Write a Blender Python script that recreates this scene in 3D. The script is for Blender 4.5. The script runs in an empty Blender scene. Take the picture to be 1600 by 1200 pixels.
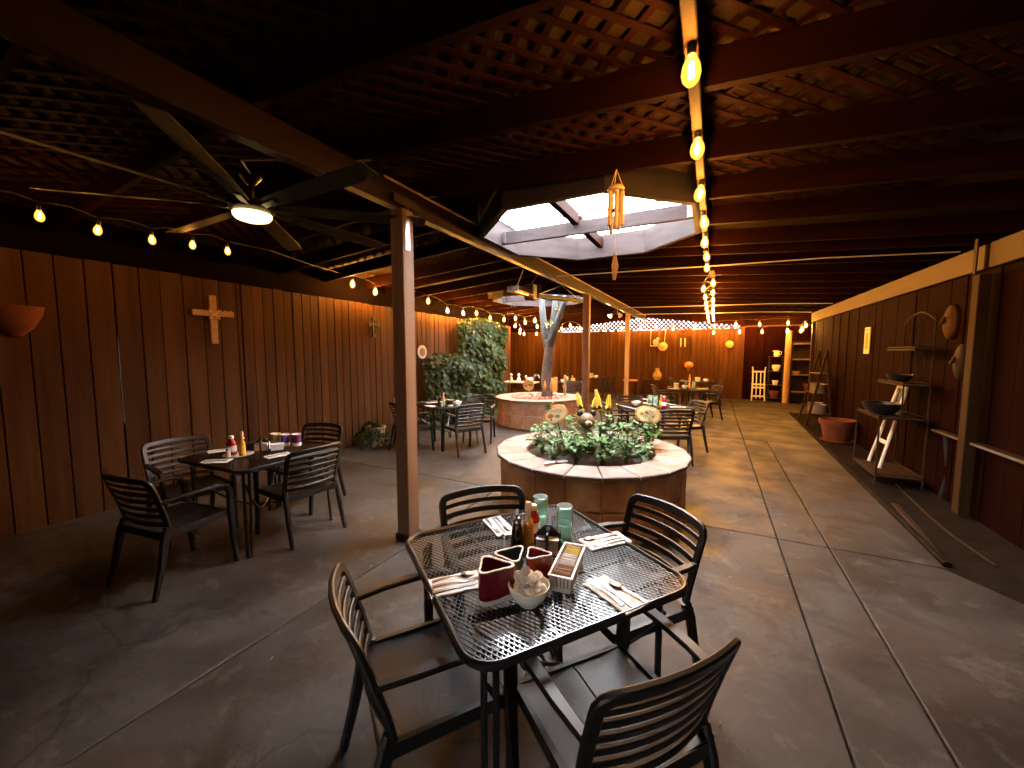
import bpy, math, random
from mathutils import Vector, Matrix
R = math.radians
rnd = random.Random(7)
sc = bpy.context.scene
col = sc.collection

# ------------------------------------------------------------------ camera, sky, sun, exposure
cd = bpy.data.cameras.new('camera'); cam = bpy.data.objects.new('camera', cd); col.objects.link(cam)
cd.sensor_width = 36; cd.lens = 615/1600*36; cd.clip_start = .05; cd.clip_end = 500
cam.location = (0, 0, 1.66); cam.rotation_euler = (R(90-4.648), 0, R(27.04))
sc.camera = cam
W = bpy.data.worlds.new('World'); sc.world = W; W.use_nodes = True
SUN_EL, SUN_AZ = 62, 200
nt = W.node_tree; nt.nodes.clear()
sky = nt.nodes.new('ShaderNodeTexSky'); sky.sky_type = 'NISHITA'; sky.sun_disc = False
sky.sun_elevation = R(SUN_EL); sky.sun_rotation = R(SUN_AZ); sky.dust_density = 3.0; sky.air_density = 1.0; sky.ozone_density = 1.0
bg = nt.nodes.new('ShaderNodeBackground'); bg.inputs[1].default_value = .15
wo = nt.nodes.new('ShaderNodeOutputWorld'); nt.links.new(sky.outputs[0], bg.inputs[0]); nt.links.new(bg.outputs[0], wo.inputs[0])
sl = bpy.data.lights.new('sun', 'SUN'); sl.energy = 5.0; sl.angle = R(.6); sl.color = (1, .93, .84)
so = bpy.data.objects.new('sun', sl); col.objects.link(so)
so.rotation_euler = (R(90-SUN_EL), 0, R(180-SUN_AZ))
vs = sc.view_settings; vs.view_transform = 'Standard'; vs.look = 'None'; vs.gamma = 1; vs.exposure = 4.95
sc.cycles.max_bounces = 8; sc.cycles.transparent_max_bounces = 12; sc.cycles.sample_clamp_indirect = 4
BULB = 2.8

# ------------------------------------------------------------------ materials
MATS = {}
def mat(name, c, rough=.6, metal=0, var=.0, scale=6, c2=None, bump=0, stretch=(1, 1, 1), objvar=0, trans=0, emis=None, es=0, spec=.5, bscale=None, coat=0, ior=1.45):
    if name in MATS: return MATS[name]
    m = bpy.data.materials.new(name); m.use_nodes = True; n = m.node_tree.nodes; L = m.node_tree.links
    b = n['Principled BSDF']; b.inputs['Base Color'].default_value = (*c, 1); b.inputs['Roughness'].default_value = rough
    b.inputs['Metallic'].default_value = metal; b.inputs['Specular IOR Level'].default_value = spec; b.inputs['IOR'].default_value = ior
    b.inputs['Transmission Weight'].default_value = trans; b.inputs['Coat Weight'].default_value = coat
    if emis: b.inputs['Emission Color'].default_value = (*emis, 1); b.inputs['Emission Strength'].default_value = es
    if c2 or objvar or bump:
        tc = n.new('ShaderNodeTexCoord'); mp = n.new('ShaderNodeMapping'); mp.inputs['Scale'].default_value = stretch
        L.new(tc.outputs['Object'], mp.inputs[0])
        oi = n.new('ShaderNodeObjectInfo')
        ad = n.new('ShaderNodeVectorMath'); ad.operation = 'MULTIPLY_ADD'
        cb = n.new('ShaderNodeCombineXYZ')
        for i in range(3): L.new(oi.outputs['Random'], cb.inputs[i])
        L.new(cb.outputs[0], ad.inputs[0]); ad.inputs[1].default_value = (31, 17, 23); L.new(mp.outputs[0], ad.inputs[2])
        nz = n.new('ShaderNodeTexNoise'); nz.inputs['Scale'].default_value = scale; nz.inputs['Detail'].default_value = 8; nz.inputs['Roughness'].default_value = .62
        L.new(ad.outputs[0], nz.inputs['Vector'])
        src = None
        if c2:
            rp = n.new('ShaderNodeValToRGB'); rp.color_ramp.elements[0].position = .32; rp.color_ramp.elements[1].position = .68
            rp.color_ramp.elements[0].color = (*c, 1); rp.color_ramp.elements[1].color = (*c2, 1)
            L.new(nz.outputs[0], rp.inputs[0]); src = rp.outputs[0]
        if objvar:
            hv = n.new('ShaderNodeHueSaturation'); mr = n.new('ShaderNodeMapRange')
            mr.inputs[3].default_value = 1-objvar; mr.inputs[4].default_value = 1+objvar
            L.new(oi.outputs['Random'], mr.inputs[0]); L.new(mr.outputs[0], hv.inputs['Value'])
            if src: L.new(src, hv.inputs['Color'])
            else: hv.inputs['Color'].default_value = (*c, 1)
            src = hv.outputs[0]
        if src: L.new(src, b.inputs['Base Color'])
        if bump:
            bp = n.new('ShaderNodeBump'); bp.inputs['Strength'].default_value = bump; bp.inputs['Distance'].default_value = .01
            if bscale:
                n2 = n.new('ShaderNodeTexNoise'); n2.inputs['Scale'].default_value = bscale; n2.inputs['Detail'].default_value = 6
                L.new(ad.outputs[0], n2.inputs['Vector']); L.new(n2.outputs[0], bp.inputs['Height'])
            else: L.new(nz.outputs[0], bp.inputs['Height'])
            L.new(bp.outputs[0], b.inputs['Normal'])
    MATS[name] = m; return m
def emit(name, c, s, trans=0, sample=True):
    m = bpy.data.materials.new(name); m.use_nodes = True; n = m.node_tree.nodes; L = m.node_tree.links; n.clear()
    e = n.new('ShaderNodeEmission'); e.inputs[0].default_value = (*c, 1); e.inputs[1].default_value = s
    o = n.new('ShaderNodeOutputMaterial')
    if trans:
        t = n.new('ShaderNodeBsdfTransparent'); t.inputs[0].default_value = (1, .86, .6, 1); x = n.new('ShaderNodeMixShader'); x.inputs[0].default_value = trans
        L.new(e.outputs[0], x.inputs[1]); L.new(t.outputs[0], x.inputs[2]); L.new(x.outputs[0], o.inputs[0])
    else: L.new(e.outputs[0], o.inputs[0])
    if not sample: m.cycles.emission_sampling = 'NONE'
    MATS[name] = m; return m
M_void = mat('void_black_board', (.004, .002, .0015), .9, spec=.02)  # near-black: darkness of the void above the fences put into the colour
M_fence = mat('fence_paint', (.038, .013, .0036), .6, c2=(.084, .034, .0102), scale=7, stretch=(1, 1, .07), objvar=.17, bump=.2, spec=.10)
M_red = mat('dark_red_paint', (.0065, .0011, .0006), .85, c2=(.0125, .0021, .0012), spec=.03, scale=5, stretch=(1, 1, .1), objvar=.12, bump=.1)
M_raft = mat('rafter_paint', (.0075, .0015, .0006), .75, c2=(.015, .0034, .0014), spec=.03, scale=7, stretch=(.1, 1, 1), objvar=.15, bump=.15)
M_latt = mat('lattice_paint', (.020, .0042, .0018), .7, spec=.08, objvar=.4)
M_deck = mat('roof_plywood', (.036, .022, .0082), .8, c2=(.052, .032, .0125), spec=.05, scale=3)
M_post = mat('post_wood', (.095, .034, .012), .6, c2=(.175, .083, .038), scale=10, stretch=(1, 1, .05), bump=.25, objvar=.1)
M_rpost = mat('stained_pine', (.024, .0115, .0042), .75, c2=(.042, .022, .0085), scale=8, stretch=(1, 1, .06), bump=.15, spec=.1)
M_pale = mat('pale_pine', (.30, .17, .075), .6, c2=(.38, .23, .11), scale=8, stretch=(1, 1, .06), bump=.15)
M_beamw = mat('pine_beam', (.050, .026, .0085), .75, c2=(.085, .047, .0175), scale=5, stretch=(1, .07, 1), bump=.15)
M_grey = mat('weathered_wood', (.013, .0095, .0095), .8, c2=(.027, .020, .0205), spec=.15, scale=10, stretch=(.15, .15, 1), bump=.2, objvar=.1)
M_cbeam = mat('centre_beam_paint', (.011, .0036, .0026), .34, c2=(.018, .006, .0044), spec=.4, scale=4, stretch=(1, .1, 1), bump=.1)
M_conc = mat('stained_concrete', (.019, .0145, .0112), .5, c2=(.064, .056, .049), scale=1.1, bump=.25, bscale=14, objvar=.08, spec=.25)
n = M_conc.node_tree.nodes; L = M_conc.node_tree.links; b_ = n['Principled BSDF']
base = b_.inputs['Base Color'].links[0].from_socket; vec = [k for k in n if k.type == 'TEX_NOISE'][0].inputs['Vector'].links[0].from_socket
def layer(base, scale, lo, hi, colr, fac, detail=8):
    z_ = n.new('ShaderNodeTexNoise'); z_.inputs['Scale'].default_value = scale; z_.inputs['Detail'].default_value = detail; z_.inputs['Roughness'].default_value = .7; z_.inputs['Distortion'].default_value = .6
    L.new(vec, z_.inputs['Vector']); r_ = n.new('ShaderNodeMapRange'); r_.inputs[1].default_value = lo; r_.inputs[2].default_value = hi; r_.inputs[4].default_value = fac; L.new(z_.outputs[0], r_.inputs[0])
    m_ = n.new('ShaderNodeMix'); m_.data_type = 'RGBA'; L.new(r_.outputs[0], m_.inputs[0]); L.new(base, m_.inputs[6]); m_.inputs[7].default_value = (*colr, 1); return m_.outputs[2], r_.outputs[0]
base, _ = layer(base, .55, .46, .66, (.040, .017, .009), .45)
base, _ = layer(base, 2.6, .49, .62, (.021, .0155, .012), .7)
base, _ = layer(base, 4.5, .55, .66, (.135, .117, .10), .3)
base, wet = layer(base, 34, .56, .75, (.018, .0135, .011), .6)
vo = n.new('ShaderNodeTexVoronoi'); vo.feature = 'DISTANCE_TO_EDGE'; vo.inputs['Scale'].default_value = .42
dn = n.new('ShaderNodeTexNoise'); dn.inputs['Scale'].default_value = 2.5; dn.inputs['Detail'].default_value = 8; L.new(vec, dn.inputs['Vector'])
dv = n.new('ShaderNodeVectorMath'); dv.operation = 'MULTIPLY_ADD'; L.new(dn.outputs['Color'], dv.inputs[0]); dv.inputs[1].default_value = (.55, .55, .55); L.new(vec, dv.inputs[2]); L.new(dv.outputs[0], vo.inputs['Vector'])
cr = n.new('ShaderNodeMapRange'); cr.inputs[1].default_value = .0015; cr.inputs[2].default_value = .006; cr.inputs[3].default_value = .55; cr.inputs[4].default_value = 0; L.new(vo.outputs['Distance'], cr.inputs[0])
mk = n.new('ShaderNodeMath'); mk.operation = 'MULTIPLY'; L.new(cr.outputs[0], mk.inputs[0])
gn = n.new('ShaderNodeTexNoise'); gn.inputs['Scale'].default_value = .6; L.new(vec, gn.inputs['Vector']); gr = n.new('ShaderNodeMapRange'); gr.inputs[1].default_value = .5; gr.inputs[2].default_value = .62; L.new(gn.outputs[0], gr.inputs[0]); L.new(gr.outputs[0], mk.inputs[1])
cm_ = n.new('ShaderNodeMix'); cm_.data_type = 'RGBA'; L.new(mk.outputs[0], cm_.inputs[0]); L.new(base, cm_.inputs[6]); cm_.inputs[7].default_value = (.012, .009, .007, 1); base = cm_.outputs[2]
L.new(base, b_.inputs['Base Color'])
z_ = n.new('ShaderNodeTexNoise'); z_.inputs['Scale'].default_value = 2.2; z_.inputs['Detail'].default_value = 6; L.new(vec, z_.inputs['Vector'])
r_ = n.new('ShaderNodeMapRange'); r_.inputs[1].default_value = .35; r_.inputs[2].default_value = .7; r_.inputs[3].default_value = .48; r_.inputs[4].default_value = .8; L.new(z_.outputs[0], r_.inputs[0]); L.new(r_.outputs[0], b_.inputs['Roughness'])
M_joint = mat('joint_mortar', (.20, .17, .14), .85, c2=(.05, .04, .03), scale=5, bump=.3)
M_gut = mat('dirt_strip', (.010, .0066, .0045), .95, c2=(.020, .014, .010), spec=.05, scale=6, bump=.5, bscale=40)
M_blk = mat('chair_resin', (.0065, .006, .0056), .42, c2=(.014, .0125, .011), scale=30)
M_seat = mat('seat_resin', (.007, .0075, .008), .40, c2=(.012, .0125, .013), scale=40, bump=.08)
M_iron = mat('black_steel', (.014, .014, .015), .3, metal=.0, spec=.6, coat=.3)
M_mesh = mat('mesh_steel', (.02, .02, .022), .28, metal=.0, spec=.7, coat=.5)
M_tile = mat('saltillo_tile', (.40, .165, .058), .6, c2=(.60, .33, .14), scale=7, objvar=.16, bump=.2, bscale=25)
M_tile2 = mat('red_saltillo_tile', (.24, .115, .065), .65, c2=(.35, .20, .125), scale=7, objvar=.14, bump=.2, bscale=25)
M_rim = mat('coping_tile', (.155, .102, .082), .65, c2=(.235, .180, .152), spec=.3, scale=6, objvar=.10, bump=.2, bscale=25)
M_grout = mat('tile_grout', (.34, .25, .16), .9, c2=(.45, .35, .25), scale=12, bump=.3)
M_soil = mat('potting_soil', (.018, .013, .010), .95, c2=(.045, .033, .025), scale=40, bump=.8)
M_leaf = mat('planter_leaf', (.026, .072, .016), .55, c2=(.085, .155, .042), scale=9, spec=.25)
M_leaf2 = mat('pale_leaf', (.040, .085, .030), .55, c2=(.105, .165, .070), scale=9, spec=.25)
M_ivy = mat('ivy_leaf', (.010, .020, .004), .5, c2=(.024, .037, .009), scale=8, spec=.12)
M_stem = mat('green_stem', (.13, .16, .06), .6)
M_bark = mat('bark', (.05, .041, .035), .9, c2=(.13, .112, .10), scale=9, stretch=(1, 1, .25), bump=.8)
M_bare = mat('bare_limb', (.035, .036, .039), .8, c2=(.075, .077, .083), spec=.2, scale=9, stretch=(1, 1, .2), bump=.4)
M_mulch = mat('red_bark_chip', (.28, .10, .065), .85, c2=(.45, .24, .18), scale=20, objvar=.2)
M_white = mat('white_plastic', (.66, .64, .60), .45)
M_nap = mat('paper_napkin', (.80, .79, .76), .9, c2=(.86, .85, .83), scale=30, bump=.2)
M_chrome = mat('stainless', (.36, .36, .37), .3, metal=1)
M_cer = mat('cream_ceramic', (.80, .75, .64), .25, coat=.4)
M_dred = mat('burgundy_glaze', (.16, .008, .016), .15, coat=.6)
M_gteal = mat('green_grey_glaze', (.10, .15, .13), .18, coat=.6)
M_rust = mat('rust_orange_glaze', (.36, .05, .014), .15, coat=.6)
M_purp = mat('violet_glaze', (.12, .07, .32), .2, coat=.5)
M_plum = mat('plum_glaze', (.13, .03, .09), .2, coat=.5)
M_tan = mat('tan_glaze', (.48, .36, .17), .3, coat=.4)
M_glass = mat('green_glass', (.66, .92, .84), .05, trans=.78, ior=1.15)
M_clear = mat('clear_glass', (.9, .93, .9), .02, trans=1, ior=1.3)
M_hot = mat('hot_sauce', (.62, .16, .01), .2, c2=(.75, .25, .02), scale=12)
M_syr = mat('dark_syrup', (.018, .006, .004), .12, coat=.5)
M_ket = mat('ketchup_red', (.33, .012, .008), .22, coat=.4)
M_yel = mat('yellow_label', (.78, .48, .04), .5, c2=(.7, .3, .03), scale=25)
M_wcap = mat('wood_cap', (.62, .38, .19), .6)
M_wlab = mat('white_label', (.78, .77, .74), .6)
M_pink = mat('pink_packet', (.72, .32, .36), .7)
M_ypk = mat('yellow_packet', (.72, .55, .10), .6)
M_bpk = mat('brown_packet', (.36, .22, .13), .7)
M_black = mat('black_plastic', (.012, .012, .013), .35)
M_blu = mat('blue_packet', (.45, .55, .78), .5)
M_terra = mat('terracotta', (.105, .032, .014), .85, c2=(.15, .052, .025), spec=.1, scale=8, bump=.15)
M_bear = mat('carved_brown', (.10, .055, .03), .55, c2=(.16, .09, .05), scale=14)
M_bdark = mat('carved_dark', (.02, .012, .01), .5)
M_btan = mat('carved_tan', (.30, .17, .09), .6)
M_corn = mat('corn_yellow', (.72, .42, .03), .45, c2=(.82, .62, .10), scale=30)
M_husk = mat('corn_husk', (.03, .035, .02), .7)
M_pump = mat('pumpkin_orange', (.60, .25, .06), .6, c2=(.68, .34, .10), scale=8)
M_pface = mat('pumpkin_cream', (.78, .60, .33), .65, c2=(.82, .67, .42), scale=10)
M_ink = mat('painted_ink', (.10, .06, .03), .7)
M_ora = mat('painted_orange', (.55, .14, .02), .6)
M_olive = mat('painted_olive', (.22, .22, .10), .6)
M_pbrn = mat('painted_brown', (.25, .09, .03), .6)
M_bamb = mat('bamboo', (.45, .29, .14), .55, c2=(.55, .38, .2), scale=12, stretch=(1, 1, .2))
M_blade = mat('fan_blade', (.020, .016, .010), .6, c2=(.042, .033, .022), scale=5, spec=.12)
M_fanm = mat('fan_bronze', (.05, .04, .03), .35, metal=.7)
M_wirew = mat('white_cable', (.55, .50, .42), .5)
M_cord = mat('string_cord', (.05, .035, .02), .6)
M_sock = mat('lamp_socket', (.03, .025, .02), .5)
M_rustm = mat('rusty_metal', (.016, .0072, .0042), .7, c2=(.032, .016, .009), spec=.2, scale=12, bump=.2)
M_shelf = mat('shelf_board', (.11, .075, .045), .7, c2=(.16, .115, .07), scale=6)
M_dwood = mat('dark_wood', (.020, .0095, .0055), .6, c2=(.034, .017, .010), scale=7, bump=.1, spec=.15)
M_mask = mat('carved_mask', (.045, .020, .010), .7, c2=(.075, .036, .018), scale=14, spec=.1)
M_owood = mat('orange_wood', (.45, .21, .06), .5, c2=(.55, .29, .10), scale=7)
M_stone = mat('pale_stoneware', (.36, .30, .21), .6, c2=(.46, .40, .30), scale=9)
M_enam = mat('grey_enamel', (.17, .16, .145), .35, metal=.3)
M_poly = None
M_fil = emit('lamp_filament', (1, .47, .10), BULB*48)
M_fil_dim = emit('dim_lamp_filament', (1, .45, .09), BULB*6); M_fil_hot = emit('bright_lamp_filament', (1, .47, .10), BULB*85)
M_bulb = emit('amber_bulb_glass', (1, .44, .055), .13, trans=.6, sample=False)
M_fanl = emit('fan_lamp_glass', (1, .70, .28), .12)
M_heat = emit('heater_element', (1, .16, .02), .35)
M_flood = emit('flood_lamp_glass', (1, .60, .18), 130.0)

# ------------------------------------------------------------------ mesh helpers
class MB:
    def __init__(s): s.v = []; s.f = []
    def add(s, v, f):
        o = len(s.v); s.v += [tuple(p) for p in v]; s.f += [tuple(i+o for i in q) for q in f]; return s
    def box(s, c, d, rz=0, m=None):
        x, y, z = d[0]/2, d[1]/2, d[2]/2
        P = [Vector((a, b, e)) for e in (-z, z) for a, b in ((-x, -y), (x, -y), (x, y), (-x, y))]
        mm = m if m is not None else Matrix.Rotation(rz, 3, 'Z')
        P = [mm @ p + Vector(c) for p in P]
        return s.add(P, [(3, 2, 1, 0), (4, 5, 6, 7), (0, 1, 5, 4), (1, 2, 6, 5), (2, 3, 7, 6), (3, 0, 4, 7)])
    def cbox(s, c, d, ch=.004, rz=0):          # box whose vertical edges and top rim are chamfered
        x, y, z = d[0]/2, d[1]/2, d[2]/2; R3 = Matrix.Rotation(rz, 3, 'Z')
        def ring(i, k, zz): return [(-x+i+k, -y+i, zz), (x-i-k, -y+i, zz), (x-i, -y+i+k, zz), (x-i, y-i-k, zz), (x-i-k, y-i, zz), (-x+i+k, y-i, zz), (-x+i, y-i-k, zz), (-x+i, -y+i+k, zz)]
        rs = [ring(ch, ch, -z), ring(0, ch, -z+ch), ring(0, ch, z-ch), ring(ch, ch, z)]
        return s.rings([[R3 @ Vector(p)+Vector(c) for p in r] for r in rs])
    def rings(s, rs, closed=False, caps=True):
        n = len(rs[0]); o = len(s.v)
        for r in rs: s.v += [tuple(p) for p in r]
        k = len(rs)
        for j in range(k if closed else k-1):
            a, b = o+j*n, o+((j+1) % k)*n
            for i in range(n): s.f.append((a+i, a+(i+1) % n, b+(i+1) % n, b+i))
        if caps and not closed: s.f.append(tuple(o+i for i in reversed(range(n)))); s.f.append(tuple(o+(k-1)*n+i for i in range(n)))
        return s
    def tube(s, path, r, n=8, closed=False, caps=True):
        P = [Vector(p) for p in path]; k = len(P); rr = r if isinstance(r, (list, tuple)) else [r]*k
        rs = []; up = None
        for i in range(k):
            t = (P[(i+1) % k]-P[i-1]) if closed else (P[min(i+1, k-1)]-P[max(i-1, 0)])
            t = t.normalized() if t.length > 1e-9 else Vector((0, 0, 1))
            if up is None: up = Vector((0, 0, 1)) if abs(t.z) < .9 else Vector((1, 0, 0))
            a = up-t*up.dot(t); a = a.normalized() if a.length > 1e-6 else t.orthogonal().normalized(); b = t.cross(a); up = a
            rs.append([P[i]+(a*math.cos(2*math.pi*j/n)+b*math.sin(2*math.pi*j/n))*rr[i] for j in range(n)])
        return s.rings(rs, closed, caps)
    def sweep(s, path, nrm, w, t, closed=False, ch=.25):   # flat bar, width w across, thickness t along nrm
        P = [Vector(p) for p in path]; k = len(P)
        ww = w if isinstance(w, (list, tuple)) else [w]*k; tt = t if isinstance(t, (list, tuple)) else [t]*k
        rs = []
        for i in range(k):
            d = (P[(i+1) % k]-P[i-1]) if closed else (P[min(i+1, k-1)]-P[max(i-1, 0)])
            d.normalize(); N = Vector(nrm[i] if isinstance(nrm, list) else nrm); N = (N-d*N.dot(d)).normalized(); B = d.cross(N)
            a, b = ww[i]/2, tt[i]/2; c = b*2*ch
            rs.append([P[i]+B*x+N*y for x, y in ((-a+c, -b), (a-c, -b), (a, -b+c), (a, b-c), (a-c, b), (-a+c, b), (-a, b-c), (-a, -b+c))])
        return s.rings(rs, closed)
    def lathe(s, prof, n=20, c=(0, 0, 0), caps=True):
        c = Vector(c)
        return s.rings([[c+Vector((r*math.cos(2*math.pi*i/n), r*math.sin(2*math.pi*i/n), z)) for i in range(n)] for r, z in prof], False, caps)
    def prism(s, pts, z0, z1):
        return s.rings([[(x, y, z0) for x, y in pts], [(x, y, z1) for x, y in pts]])
    def xf(s, m): s.v = [tuple(m @ Vector(p)) for p in s.v]; return s
    def mesh(s, name, m, smooth=False):
        me = bpy.data.meshes.new(name); me.from_pydata(s.v, [], s.f); me.materials.append(m)
        if smooth:
            me.polygons.foreach_set('use_smooth', [True]*len(me.polygons))
            try: me.set_sharp_from_angle(angle=R(40))
            except Exception: pass
        me.update(); return me
    def build(s, name, m, parent=None, smooth=False, loc=None, rz=None):
        return inst(name, s.mesh(name, m, smooth), parent, loc, rz)
def inst(name, me, parent=None, loc=None, rz=None):
    o = bpy.data.objects.new(name, me); col.objects.link(o)
    if parent is not None: o.parent = parent
    if loc is not None: o.location = loc
    if rz is not None: o.rotation_euler = (0, 0, rz)
    return o
def tag(o, label=None, cat=None, group=None, kind=None):
    if label: o['label'] = label
    if cat: o['category'] = cat
    if group: o['group'] = group
    if kind: o['kind'] = kind
    return o
def thing(name, label, cat, loc=(0, 0, 0), rz=0, group=None):
    o = bpy.data.objects.new(name, None); col.objects.link(o); o.location = loc; o.rotation_euler = (0, 0, rz); o.empty_display_size = .1
    return tag(o, label, cat, group)
def struct(name):
    o = bpy.data.objects.new(name, None); col.objects.link(o); o['kind'] = 'structure'; return o
def dup(root, loc, rz, label, group=None):
    r = root.copy(); col.objects.link(r); r.location = loc; r.rotation_euler = (0, 0, rz); r['label'] = label
    if group: r['group'] = group
    for ch in [c for c in KIDS[root.name]]:
        c = ch.copy(); col.objects.link(c); c.parent = r
        for g in KIDS.get(ch.name, []):
            d = g.copy(); col.objects.link(d); d.parent = c
    return r
KIDS = {}
def remember(root):
    KIDS[root.name] = [o for o in col.objects if o.parent == root]
    for c in KIDS[root.name]: KIDS[c.name] = [o for o in col.objects if o.parent == c]
def rsq(h, r, n=6, z=0, h2=None):
    h2 = h2 or h; out = []
    for k, (sx, sy) in enumerate(((1, 1), (-1, 1), (-1, -1), (1, -1))):
        for i in range(n+1):
            a = math.pi/2*(k+i/n); out.append((sx*(h-r)+r*math.cos(a), sy*(h2-r)+r*math.sin(a), z))
    return out

# ------------------------------------------------------------------ ground and floor
g = MB().box((-2, 8, -.30), (120, 120, .2)).build('ground', mat('outside_ground', (.20, .16, .11), .9, c2=(.28, .23, .17), scale=2)); g['kind'] = 'structure'
fl = struct('floor')
MB().box((-2.9, 5.5, -.085), (13.0, 23.2, .09)).build('joint_bed', M_joint, fl)
def slab(pts, dz=0):
    ins = []
    n = len(pts); cx = sum(p[0] for p in pts)/n; cy = sum(p[1] for p in pts)/n
    for x, y in pts:
        ins.append((x-math.copysign(.005, x-cx), y-math.copysign(.005, y-cy)))
    b = MB(); c = .007
    inn = [(x-math.copysign(c, x-cx), y-math.copysign(c, y-cy)) for x, y in ins]
    b.rings([[(x, y, -.06) for x, y in ins], [(x, y, -c+dz) for x, y in ins], [(x, y, dz) for x, y in inn]])
    return b.build('slab', M_conc, fl)
YS = [-6, -.6, 4.1, 8.6, 13.0, 17]
for i in range(5):
    y0, y1 = YS[i], YS[i+1]
    slab([(-9.2, y0), (-5.64, y0), (-5.64, y1), (-9.2, y1)]) if y0 > 8 else None
    slab([(-5.66, y0), (-2.28, y0), (-2.28, y1), (-5.66, y1)], rnd.uniform(-.002, .002))
    slab([(-2.28, y0), (.57, y0), (.57, y1), (-2.28, y1)], rnd.uniform(-.002, .002))
    if y1 < 9: slab([(.57, y0), (.94, y0), (.94, y1), (.57, y1)], -.003)
    x0 = .94 if y1 < 9 else .57
    if y1 <= -.5: slab([(x0, y0), (3.6, y0), (3.6, y1), (x0, y1)])
    elif y1 < 4.2: slab([(x0, y0), (3.6, y0), (3.6, 1.38), (1.62, y1), (x0, y1)])
    elif y1 < 13.5: slab([(x0, y0), (1.66 if y0 < 5 else 1.78, y0), (1.78 if y0 < 5 else 1.9, y1), (x0, y1)])
    else: slab([(x0, y0), (3.4, y0), (3.4, y1), (x0, y1)])
MB().add([(1.60, 4.09, -.03), (3.6, 1.36, -.03), (3.6, 13.0, -.03), (1.86, 13.0, -.03)], [(0, 1, 2, 3)]).build('dirt_strip', M_gut)['kind'] = 'structure'
kb = MB().sweep([(1.70, 4.2, -.012), (1.76, 6.5, -.012), (1.86, 9.5, -.012), (1.95, 13.0, -.012)], (0, 0, 1), .055, .05).build('edging_timber', M_gut); tag(kb, 'thin dark timber edging along the right side of the concrete walkway', 'edging')

# ------------------------------------------------------------------ fences and walls
def board_run(parent, axis, fixed, a0, a1, wlist, z0, z1, m, thick=.022, gapat=None, ztop=None):
    a = a0; i = 0
    while a < a1-.02:
        w = min(wlist[i % len(wlist)]*rnd.uniform(.96, 1.04), a1-a); i += 1
        zt = (ztop(a) if ztop else z1)+rnd.uniform(-.007, .005); off = rnd.uniform(-.006, .006)
        gap = .008
        if gapat and any(a < q <= a+w for q in gapat): gap = .02
        c = a+w/2
        b = MB()
        if axis == 'Y': b.cbox((0, 0, 0), (thick, w-gap, zt-z0), .004); loc = (fixed+off, c, (z0+zt)/2)
        else: b.cbox((0, 0, 0), (w-gap, thick, zt-z0), .004); loc = (c, fixed+off, (z0+zt)/2)
        b.build('board', m, parent, loc=loc)
        a += w
lf = thing('board_fence', 'long brown vertical board fence along the left, hung with crosses', 'fence', (0, 0, 0))
zt = lambda y: 2.60-.014*y
board_run(lf, 'Y', -5.62, -5.0, 1.828, [.205, .19, .21], -.03, 2.6, M_fence, ztop=zt)
board_run(lf, 'Y', -5.62, 1.832, 3.08, [.205, .19, .21], -.03, 2.6, M_fence, ztop=zt)
board_run(lf, 'Y', -5.62, 3.08, 10.9, [.145, .14, .15], -.03, 2.6, M_fence, ztop=zt)
for z_ in (.35, 2.2):
    MB().box((-5.70, -1.60, z_), (.04, 6.7, .09)).build('rail', M_fence, lf); MB().box((-5.70, 6.4, z_), (.04, 9.0, .09)).build('rail', M_fence, lf)
MB().box((-5.66, -1.6535, 1.25), (.02, 6.957, 2.6)).build('leak_block_sheet', M_red, lf); MB().box((-5.66, 6.3675, 1.2), (.02, 9.065, 2.5)).build('leak_block_sheet', M_red, lf); MB().box((-5.655, 1.83, .42), (.03, .06, .94)).build('leak_block_sheet', M_red, lf); MB().box((-5.655, 1.83, 2.2), (.03, .06, .76)).build('leak_block_sheet', M_red, lf)  # sheets added behind the boards to stop light leaking through the gaps
bf = thing('board_fence', 'orange-lit board fence across the far end under a lattice band', 'fence', (0, 0, 0))
board_run(bf, 'X', 16.0, -9.2, .95, [.15, .16, .145], -.03, 2.5, M_fence)
for z_ in (.4, 2.2): MB().box((-4.1, 16.07, z_), (10.2, .04, .09)).build('rail', M_fence, bf)
MB().box((-4.1, 16.035, 1.2), (10.2, .02, 2.56)).build('leak_block_sheet', M_red, bf)
MB().box((-4.1, 16.0, 2.525), (10.2, .05, .045)).build('cap_rail', M_fence, bf)
lb = thing('lattice_band', 'diamond lattice strip with daylight behind, on top of the far fence', 'lattice', (0, 0, 0))
def clipseg(p, d, x0, x1, y0, y1):
    t0, t1 = -1e9, 1e9
    for o, dd, a, b in ((p[0], d[0], x0, x1), (p[1], d[1], y0, y1)):
        if abs(dd) < 1e-9:
            if o < a or o > b: return None
            continue
        u, v = (a-o)/dd, (b-o)/dd
        if u > v: u, v = v, u
        t0, t1 = max(t0, u), min(t1, v)
    return None if t1-t0 < .03 else (t0, t1)
k = 0
for sgn in (1, -1):
    x = -6.6
    while x < 1.5:
        sgm = clipseg((x, 2.55), (.7071*sgn, .7071), -6.4, .95, 2.55, 2.95)
        if sgm:
            a = (x+.7071*sgn*sgm[0], 2.55+.7071*sgm[0]); b = (x+.7071*sgn*sgm[1], 2.55+.7071*sgm[1])
            y = 15.99+.012*sgn
            MB().sweep([(a[0], y, a[1]), (b[0], y, b[1])], (0, 1, 0), .066, .009).build('slat', M_latt, lb)
        x += .155
MB().box((-2.7, 16.0, 2.975), (7.6, .05, .05)).build('top_rail', M_fence, lb)
dw = thing('panel_wall', 'dark red plank wall at the far right behind the shelves', 'wall')
board_run(dw, 'X', 16.02, .95, 3.5, [.6], -.03, 2.52, M_red)
MB().box((2.2, 16.055, 1.2), (2.5, .02, 2.56)).build('leak_block_sheet', M_red, dw)
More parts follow.
